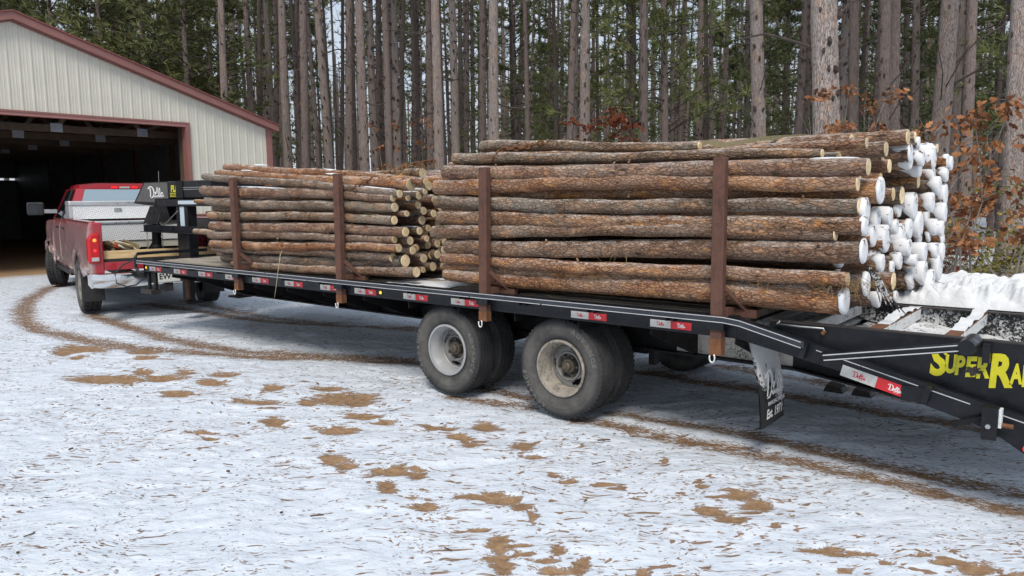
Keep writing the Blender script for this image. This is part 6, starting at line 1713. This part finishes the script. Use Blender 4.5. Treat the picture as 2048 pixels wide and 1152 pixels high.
# wheels
RT_, WT = 0.405, 0.27
tpf = [(0.235, -WT * 0.34), (0.25, -WT * 0.42), (0.30, -WT * 0.50), (0.36, -WT * 0.49), (0.392, -WT * 0.44), (0.404, -WT * 0.40)]
for g in (-0.24, 0.0, 0.24): tpf += [(RT_, WT * (g - 0.05)), (RT_ - 0.012, WT * (g - 0.035)), (RT_ - 0.012, WT * (g + 0.035)), (RT_, WT * (g + 0.05))]
tpf += [(r_, -a) for r_, a in reversed(tpf[:6])]
tmb = MB().lathe(tpf, 48)
for k in range(44):
    a = 2 * pi * k / 44; c = Vector((cos(a), 0, sin(a)))
    for s_ in (-1, 1): tmb.bar(c * (RT_ - 0.001) + Vector((0, s_ * WT * 0.14, 0)), c * (RT_ - 0.006) + Vector((0.0, s_ * WT * 0.44, 0)), 0.030, 0.014, up=c)
TT = tmb.build('tyre', MAT['tyre'], smooth=38, data=True)
TRI = MB().lathe([(0.236, -WT * 0.36), (0.246, -WT * 0.40), (0.232, -WT * 0.42), (0.215, -WT * 0.36), (0.20, -WT * 0.30), (0.12, -WT * 0.36), (0.085, -WT * 0.46), (0.06, -WT * 0.50), (0.0, -WT * 0.50)], 32)
for k in range(8):
    a = 2 * pi * k / 8; TRI.lathe([(0.0, -WT * 0.44), (0.011, -WT * 0.43), (0.011, -WT * 0.35)], 6, (0.10 * cos(a), 0, 0.10 * sin(a)))
TRI = TRI.build('rim', plain('dusty_alloy', (0.24, 0.22, 0.19), 0.5, 0.3, 0.3, 10), smooth=40, data=True)
for x, y, z, steer in ((0, 0.865, RT_, 0), (0, -0.865, RT_, 0), (4.08, 0.86, RT_ + 0.055, -0.30), (4.08, -0.86, RT_ + 0.055, -0.30)):
    wv = empty('wheel', (x, y, z)); wv.parent = truck; wv.rotation_euler = (0, 0.3 * x, (pi if y > 0 else 0) + steer)
    link('tyre', TT, wv); link('rim', TRI, wv)
for y in (0.865, -0.865):
    tp(MB().box(-0.47, -0.455, y - 0.15, y + 0.15, 0.20, 0.62), 'mud_flap', MAT['rubber'])
tp(MB().tube([(0, -0.8, RT_), (0, 0.8, RT_)], 0.07, 12), 'rear_axle', TRIM, smooth=True)
tp(MB().box(-1.2, 4.6, 0.38, 0.46, 0.52, 0.66).box(-1.2, 4.6, -0.46, -0.38, 0.52, 0.66), 'chassis_rails', TRIM)
tp(MB().box(-1.32, -1.0, -0.06, 0.06, 0.36, 0.47), 'hitch_receiver', TRIM)
tp(MB().box(1.45, 4.9, -0.85, 0.85, 0.52, 0.62), 'underbody', TRIM)
M_TR = truck.matrix_world if False else Matrix.Translation(truck.location) @ Matrix.Rotation(pi - TH, 4, 'Z')
def tr_pt(x, y, z): return M_TR @ Vector((x, y, z))
def bed_thing(name, x, y, z, label, cat):
    e = empty(name, tr_pt(x, y, z), pi - TH); tag(e, label, cat); return e
# aluminium tool boxes across the bed
DP = m_diamond(); AL = plain('bare_aluminium', (0.62, 0.63, 0.63), 0.35, 0.7, 0.08, 5)
b1 = bed_thing('tool_box', 1.1, 0, 1.30, 'upper silver tread-plate tool box across the bed under the rear window', 'tool box')
def bp_(mb, name, mat, parent, **kw): return mb.build(name, mat, parent, local=True, **kw)
bp_(MB().box(-0.22, 0.22, -0.90, 0.90, 0.085, 0.30), 'body', DP, b1)
bp_(MB().box(-0.24, 0.24, -0.955, 0.955, 0.302, 0.375), 'lid', AL, b1, bevel=0.015)
bp_(MB().box(-0.222, 0.222, 0.902, 0.955, 0.10, 0.30), 'end_step', AL, b1); bp_(MB().box(-0.222, 0.222, -0.955, -0.902, 0.10, 0.30), 'end_step', AL, b1)
for y in (-0.35, 0.25): bp_(MB().box(-0.232, -0.2205, y - 0.055, y + 0.055, 0.20, 0.255), 'latch', MAT['red_ink'] if y < 0 else MAT['steel'], b1)
b2 = bed_thing('tool_box', 0.72, 0, 0.92, 'lower silver tread-plate chest standing in the truck bed', 'tool box')
bp_(MB().box(-0.24, 0.24, -0.80, 0.80, 0.12, 0.385), 'body', DP, b2)
bp_(MB().box(-0.26, 0.25, -0.815, 0.815, 0.387, 0.43), 'lid', AL, b2, bevel=0.01)
bp_(MB().box(-0.22, 0.22, -0.80, 0.80, 0.0, 0.118), 'plinth', plain('cream_plinth', (0.50, 0.48, 0.42), 0.6, 0, 0.15, 6), b2)
# plank across the tail
pk_ = bed_thing('plank', -1.11, 0.0, 0.856, 'fresh yellow plank lying across the open tail of the truck bed', 'plank')
bp_(MB().box(-0.02, 0.02, -0.79, 0.79, 0.0, 0.115), 'board', MAT['lumber'], pk_, bevel=0.004)
# tangle of straps and hose behind the plank
jun = bed_thing('strap_pile', -0.86, 0.52, 0.856, 'tangle of orange and olive straps heaped behind the left tail lamp', 'straps')
rgx = random.Random(3)
for nm_, mat in (('orange_hose', plain('orange_hose', (0.50, 0.085, 0.035), 0.5)), ('olive_strap', plain('tan_webbing', (0.17, 0.12, 0.05), 0.85, 0, 0.2, 30)), ('white_rope', plain('white_rope', (0.6, 0.57, 0.5), 0.8))):
    for q in range(2):
        P = []; a0 = rgx.uniform(0, 6)
        for k in range(22): P.append((0.14 * sin(a0 + k * 0.9) + rgx.uniform(-.03, .03), 0.22 * cos(a0 + k * 0.61) + rgx.uniform(-.03, .03), 0.10 + 0.09 * sin(k * 0.7 + a0) + rgx.uniform(0, 0.05)))
        bp_(MB().tube(P, 0.014 if nm_ != 'olive_strap' else 0.022, 6), nm_, mat, jun, smooth=True)
bp_(MB().box(-0.10, 0.14, 0.10, 0.14, 0.0, 0.24), 'wood_block', MAT['lumber'], jun)
# red fuel jugs at the far side of the bed
JUG = plain('dark_red_plastic', (0.16, 0.012, 0.028), 0.3, 0, 0.15, 5)
for i, (x, y, lab) in enumerate(((-0.60, -0.60, 'dark red fuel jug nearest the tail on far side of the bed'), (-0.16, -0.62, 'dark red fuel jug further forward beside the first jug'))):
    j = bed_thing('fuel_jug', x, y, 0.856, lab, 'jug'); j['group'] = 'fuel jugs in the truck bed'
    bp_(loft([(-0.17, [(-0.11, 0.02), (0.11, 0.02), (0.12, 0.25), (0.0, 0.33), (-0.12, 0.25)]), (0.17, [(-0.11, 0.02), (0.11, 0.02), (0.12, 0.27), (0.0, 0.36), (-0.12, 0.27)])]), 'body', JUG, j, bevel=0.03, smooth=50)
    bp_(MB().tube([(-0.10, 0, 0.33), (-0.06, 0, 0.40), (0.10, 0, 0.41), (0.14, 0, 0.35)], 0.016, 8), 'handle', JUG, j, smooth=True)
    bp_(MB().lathe([(0.032, 0.0), (0.032, 0.05), (0.026, 0.06), (0, 0.062)], 12, (-0.13, 0.02, 0.31), axis='z'), 'cap', MAT['white_ink'] if i == 0 else JUG, j, smooth=40)
ht = bed_thing('ball_hitch', 0.05, 0.0, 0.856, 'black ball hitch on the truck bed floor under the coupler', 'hitch')
bp_(MB().lathe([(0.14, 0.0), (0.14, 0.012), (0.05, 0.02), (0.045, 0.05), (0.0, 0.06)], 20, axis='z'), 'base', MAT['black_matt'], ht, smooth=40)

# ================================================================== SHRUBS
OAK = m_leaf('dead_oak_leaves', [(0.10, 0.038, 0.016), (0.23, 0.090, 0.036), (0.38, 0.18, 0.08)])
OAKR = m_leaf('dark_red_oak_leaves', [(0.06, 0.014, 0.008), (0.12, 0.030, 0.014), (0.20, 0.06, 0.025)])
YEL = m_leaf('yellow_green_leaves', [(0.03, 0.045, 0.01), (0.12, 0.12, 0.018), (0.28, 0.22, 0.03)])
def oak_leaf(c, d, up_, s):
    sd_ = d.cross(up_).normalized(); V = [c]
    out = [(0.15, 0.05), (0.28, 0.22), (0.42, 0.13), (0.58, 0.30), (0.72, 0.16), (0.86, 0.20), (1.0, 0.0)]
    L_ = [c + d * (a * s) + sd_ * (b * s) + up_ * (0.12 * s * sin(a * 3)) for a, b in out]; R_ = [c + d * (a * s) - sd_ * (b * s) + up_ * (0.12 * s * sin(a * 3)) for a, b in out[:-1]]
    V += L_ + R_[::-1]
    return V, [tuple(range(len(V)))]
def shrub(name, base, H_, spread, nst, leaves, mat, leaf, seed, label, group, cat='shrub', zlo=0.35):
    rg = random.Random(seed); e = empty(name, base); tag(e, label, cat, group)
    st_ = MB(); lf = MB(); tips = []
    for s_ in range(nst):
        a = rg.uniform(0, 6.28); d = Vector((cos(a) * spread / H_, sin(a) * spread / H_, 1)).normalized(); p = Vector((0, 0, -0.03)); pts = [p]
        for k in range(6):
            p = p + (d + Vector((rg.gauss(0, .22), rg.gauss(0, .22), rg.gauss(0, .08)))) * (H_ / 6); pts.append(p)
            if k > 0:
                for b in range(2):
                    q = p + Vector((rg.gauss(0, 1), rg.gauss(0, 1), rg.uniform(-.1, .7))).normalized() * rg.uniform(0.2, 0.5) * spread; st_.tube([p, p.lerp(q, .5) + Vector((0, 0, .03)), q], [0.006, 0.005, 0.003], 4, False); tips.append((p, q))
        st_.tube(pts, [0.016, 0.014, 0.012, 0.010, 0.008, 0.006, 0.004], 5, False)
    for k in range(leaves):
        p, q = rg.choice(tips); c = p.lerp(q, rg.uniform(0.2, 1.05)) + Vector((rg.gauss(0, .05), rg.gauss(0, .05), rg.gauss(0, .05)))
        if c.z < zlo * H_: continue
        d = Vector((rg.gauss(0, 1), rg.gauss(0, 1), rg.gauss(-.5, .6))).normalized(); u_ = Vector((rg.gauss(0, 1), rg.gauss(0, 1), rg.gauss(0, 1))).normalized()
        V, Fs = oak_leaf(c, d, u_, leaf * rg.uniform(0.6, 1.25)); lf.add(V, Fs)
    so_ = st_.build('stems', TWIG_GREY, data=True); link('stems', so_, e)['kind'] = 'stuff'
    me = bpy.data.meshes.new('foliage'); me.from_pydata([tuple(v_) for v_ in lf.v], [], lf.f); me.materials.append(mat); link('foliage', me, e)['kind'] = 'stuff'
    return e
def foot(u, v, R): 
    p = on_ring(u, v, R); return (p.x, p.y, gz(p.x, p.y))
shrub('oak_sapling', foot(1960, 500, 9.3), 2.5, 0.62, 4, 760, OAK, 0.105, 1, 'orange-brown oak sapling holding dead leaves beside the rear stack', 'dead-leaved oak saplings', zlo=0.45)
shrub('oak_sapling', foot(2030, 500, 10.2), 2.35, 0.5, 3, 330, OAK, 0.105, 2, 'dead-leaved oak sapling against the rightmost pine trunk', 'dead-leaved oak saplings', zlo=0.5)
shrub('oak_sapling', foot(1738, 400, 11.5), 3.1, 0.5, 4, 950, OAK, 0.09, 3, 'rust-brown oak sapling rising above the top of the rear stack', 'dead-leaved oak saplings', zlo=0.72)
shrub('oak_sapling', foot(1870, 480, 12.0), 1.5, 0.6, 4, 220, OAKR, 0.10, 4, 'low dark red oak sapling behind the snowy log ends', 'dead-leaved oak saplings', zlo=0.25)
shrub('oak_sapling', foot(1200, 400, 19), 3.5, 0.8, 4, 700, OAKR, 0.13, 5, 'dark red-leaved sapling seen just above the chain on the rear stack', 'dead-leaved oak saplings', zlo=0.75)
shrub('oak_sapling', foot(1240, 400, 19.5), 3.6, 0.9, 4, 800, OAKR, 0.13, 6, 'second dark red sapling, right of the one above the chain', 'dead-leaved oak saplings', zlo=0.75)
shrub('oak_sapling', foot(820, 400, 30), 4.4, 1.0, 4, 260, OAK, 0.16, 7, 'orange-leaved sapling showing between trunks above the front stack', 'dead-leaved oak saplings', zlo=0.55)
for i, (u, R, h, lab) in enumerate(((1930, 15, 1.2, 'yellow-green bush low among the trunks beside the orange oak'), (2045, 13, 1.9, 'yellow-leaved bush at the right edge beyond the rightmost pine'), (1985, 17, 1.0, 'low green bush between the two right-hand pines'), (1850, 18, 1.3, 'green-yellow bush half hidden behind the snowy log ends'))):
    shrub('bush', foot(u, 480, R), h, 0.7, 6, 700, YEL, 0.07, 20 + i, lab, 'yellow-green bushes in the wood', 'bush', 0.05)
# bare grey brush behind the rear stack
bb = empty('bare_shrub', foot(1800, 420, 11.0)); tag(bb, 'bare grey twiggy shrub behind the top right of the rear stack', 'shrub')
mb = MB(); rg = random.Random(66)
for k in range(26):
    a = rg.uniform(0, 6.28); p = Vector((0, 0, 0)); d = Vector((cos(a) * 0.45, sin(a) * 0.45, 1)).normalized(); P = [p]
    for j in range(6): p = p + (d + Vector((rg.gauss(0, .25), rg.gauss(0, .25), rg.gauss(0, .1)))) * 0.5; P.append(p)
    mb.tube(P, [0.010, 0.008, 0.007, 0.005, 0.004, 0.003, 0.002], 4, False)
me = mb.build('stems', TWIG_GREY, data=True); link('stems', me, bb)
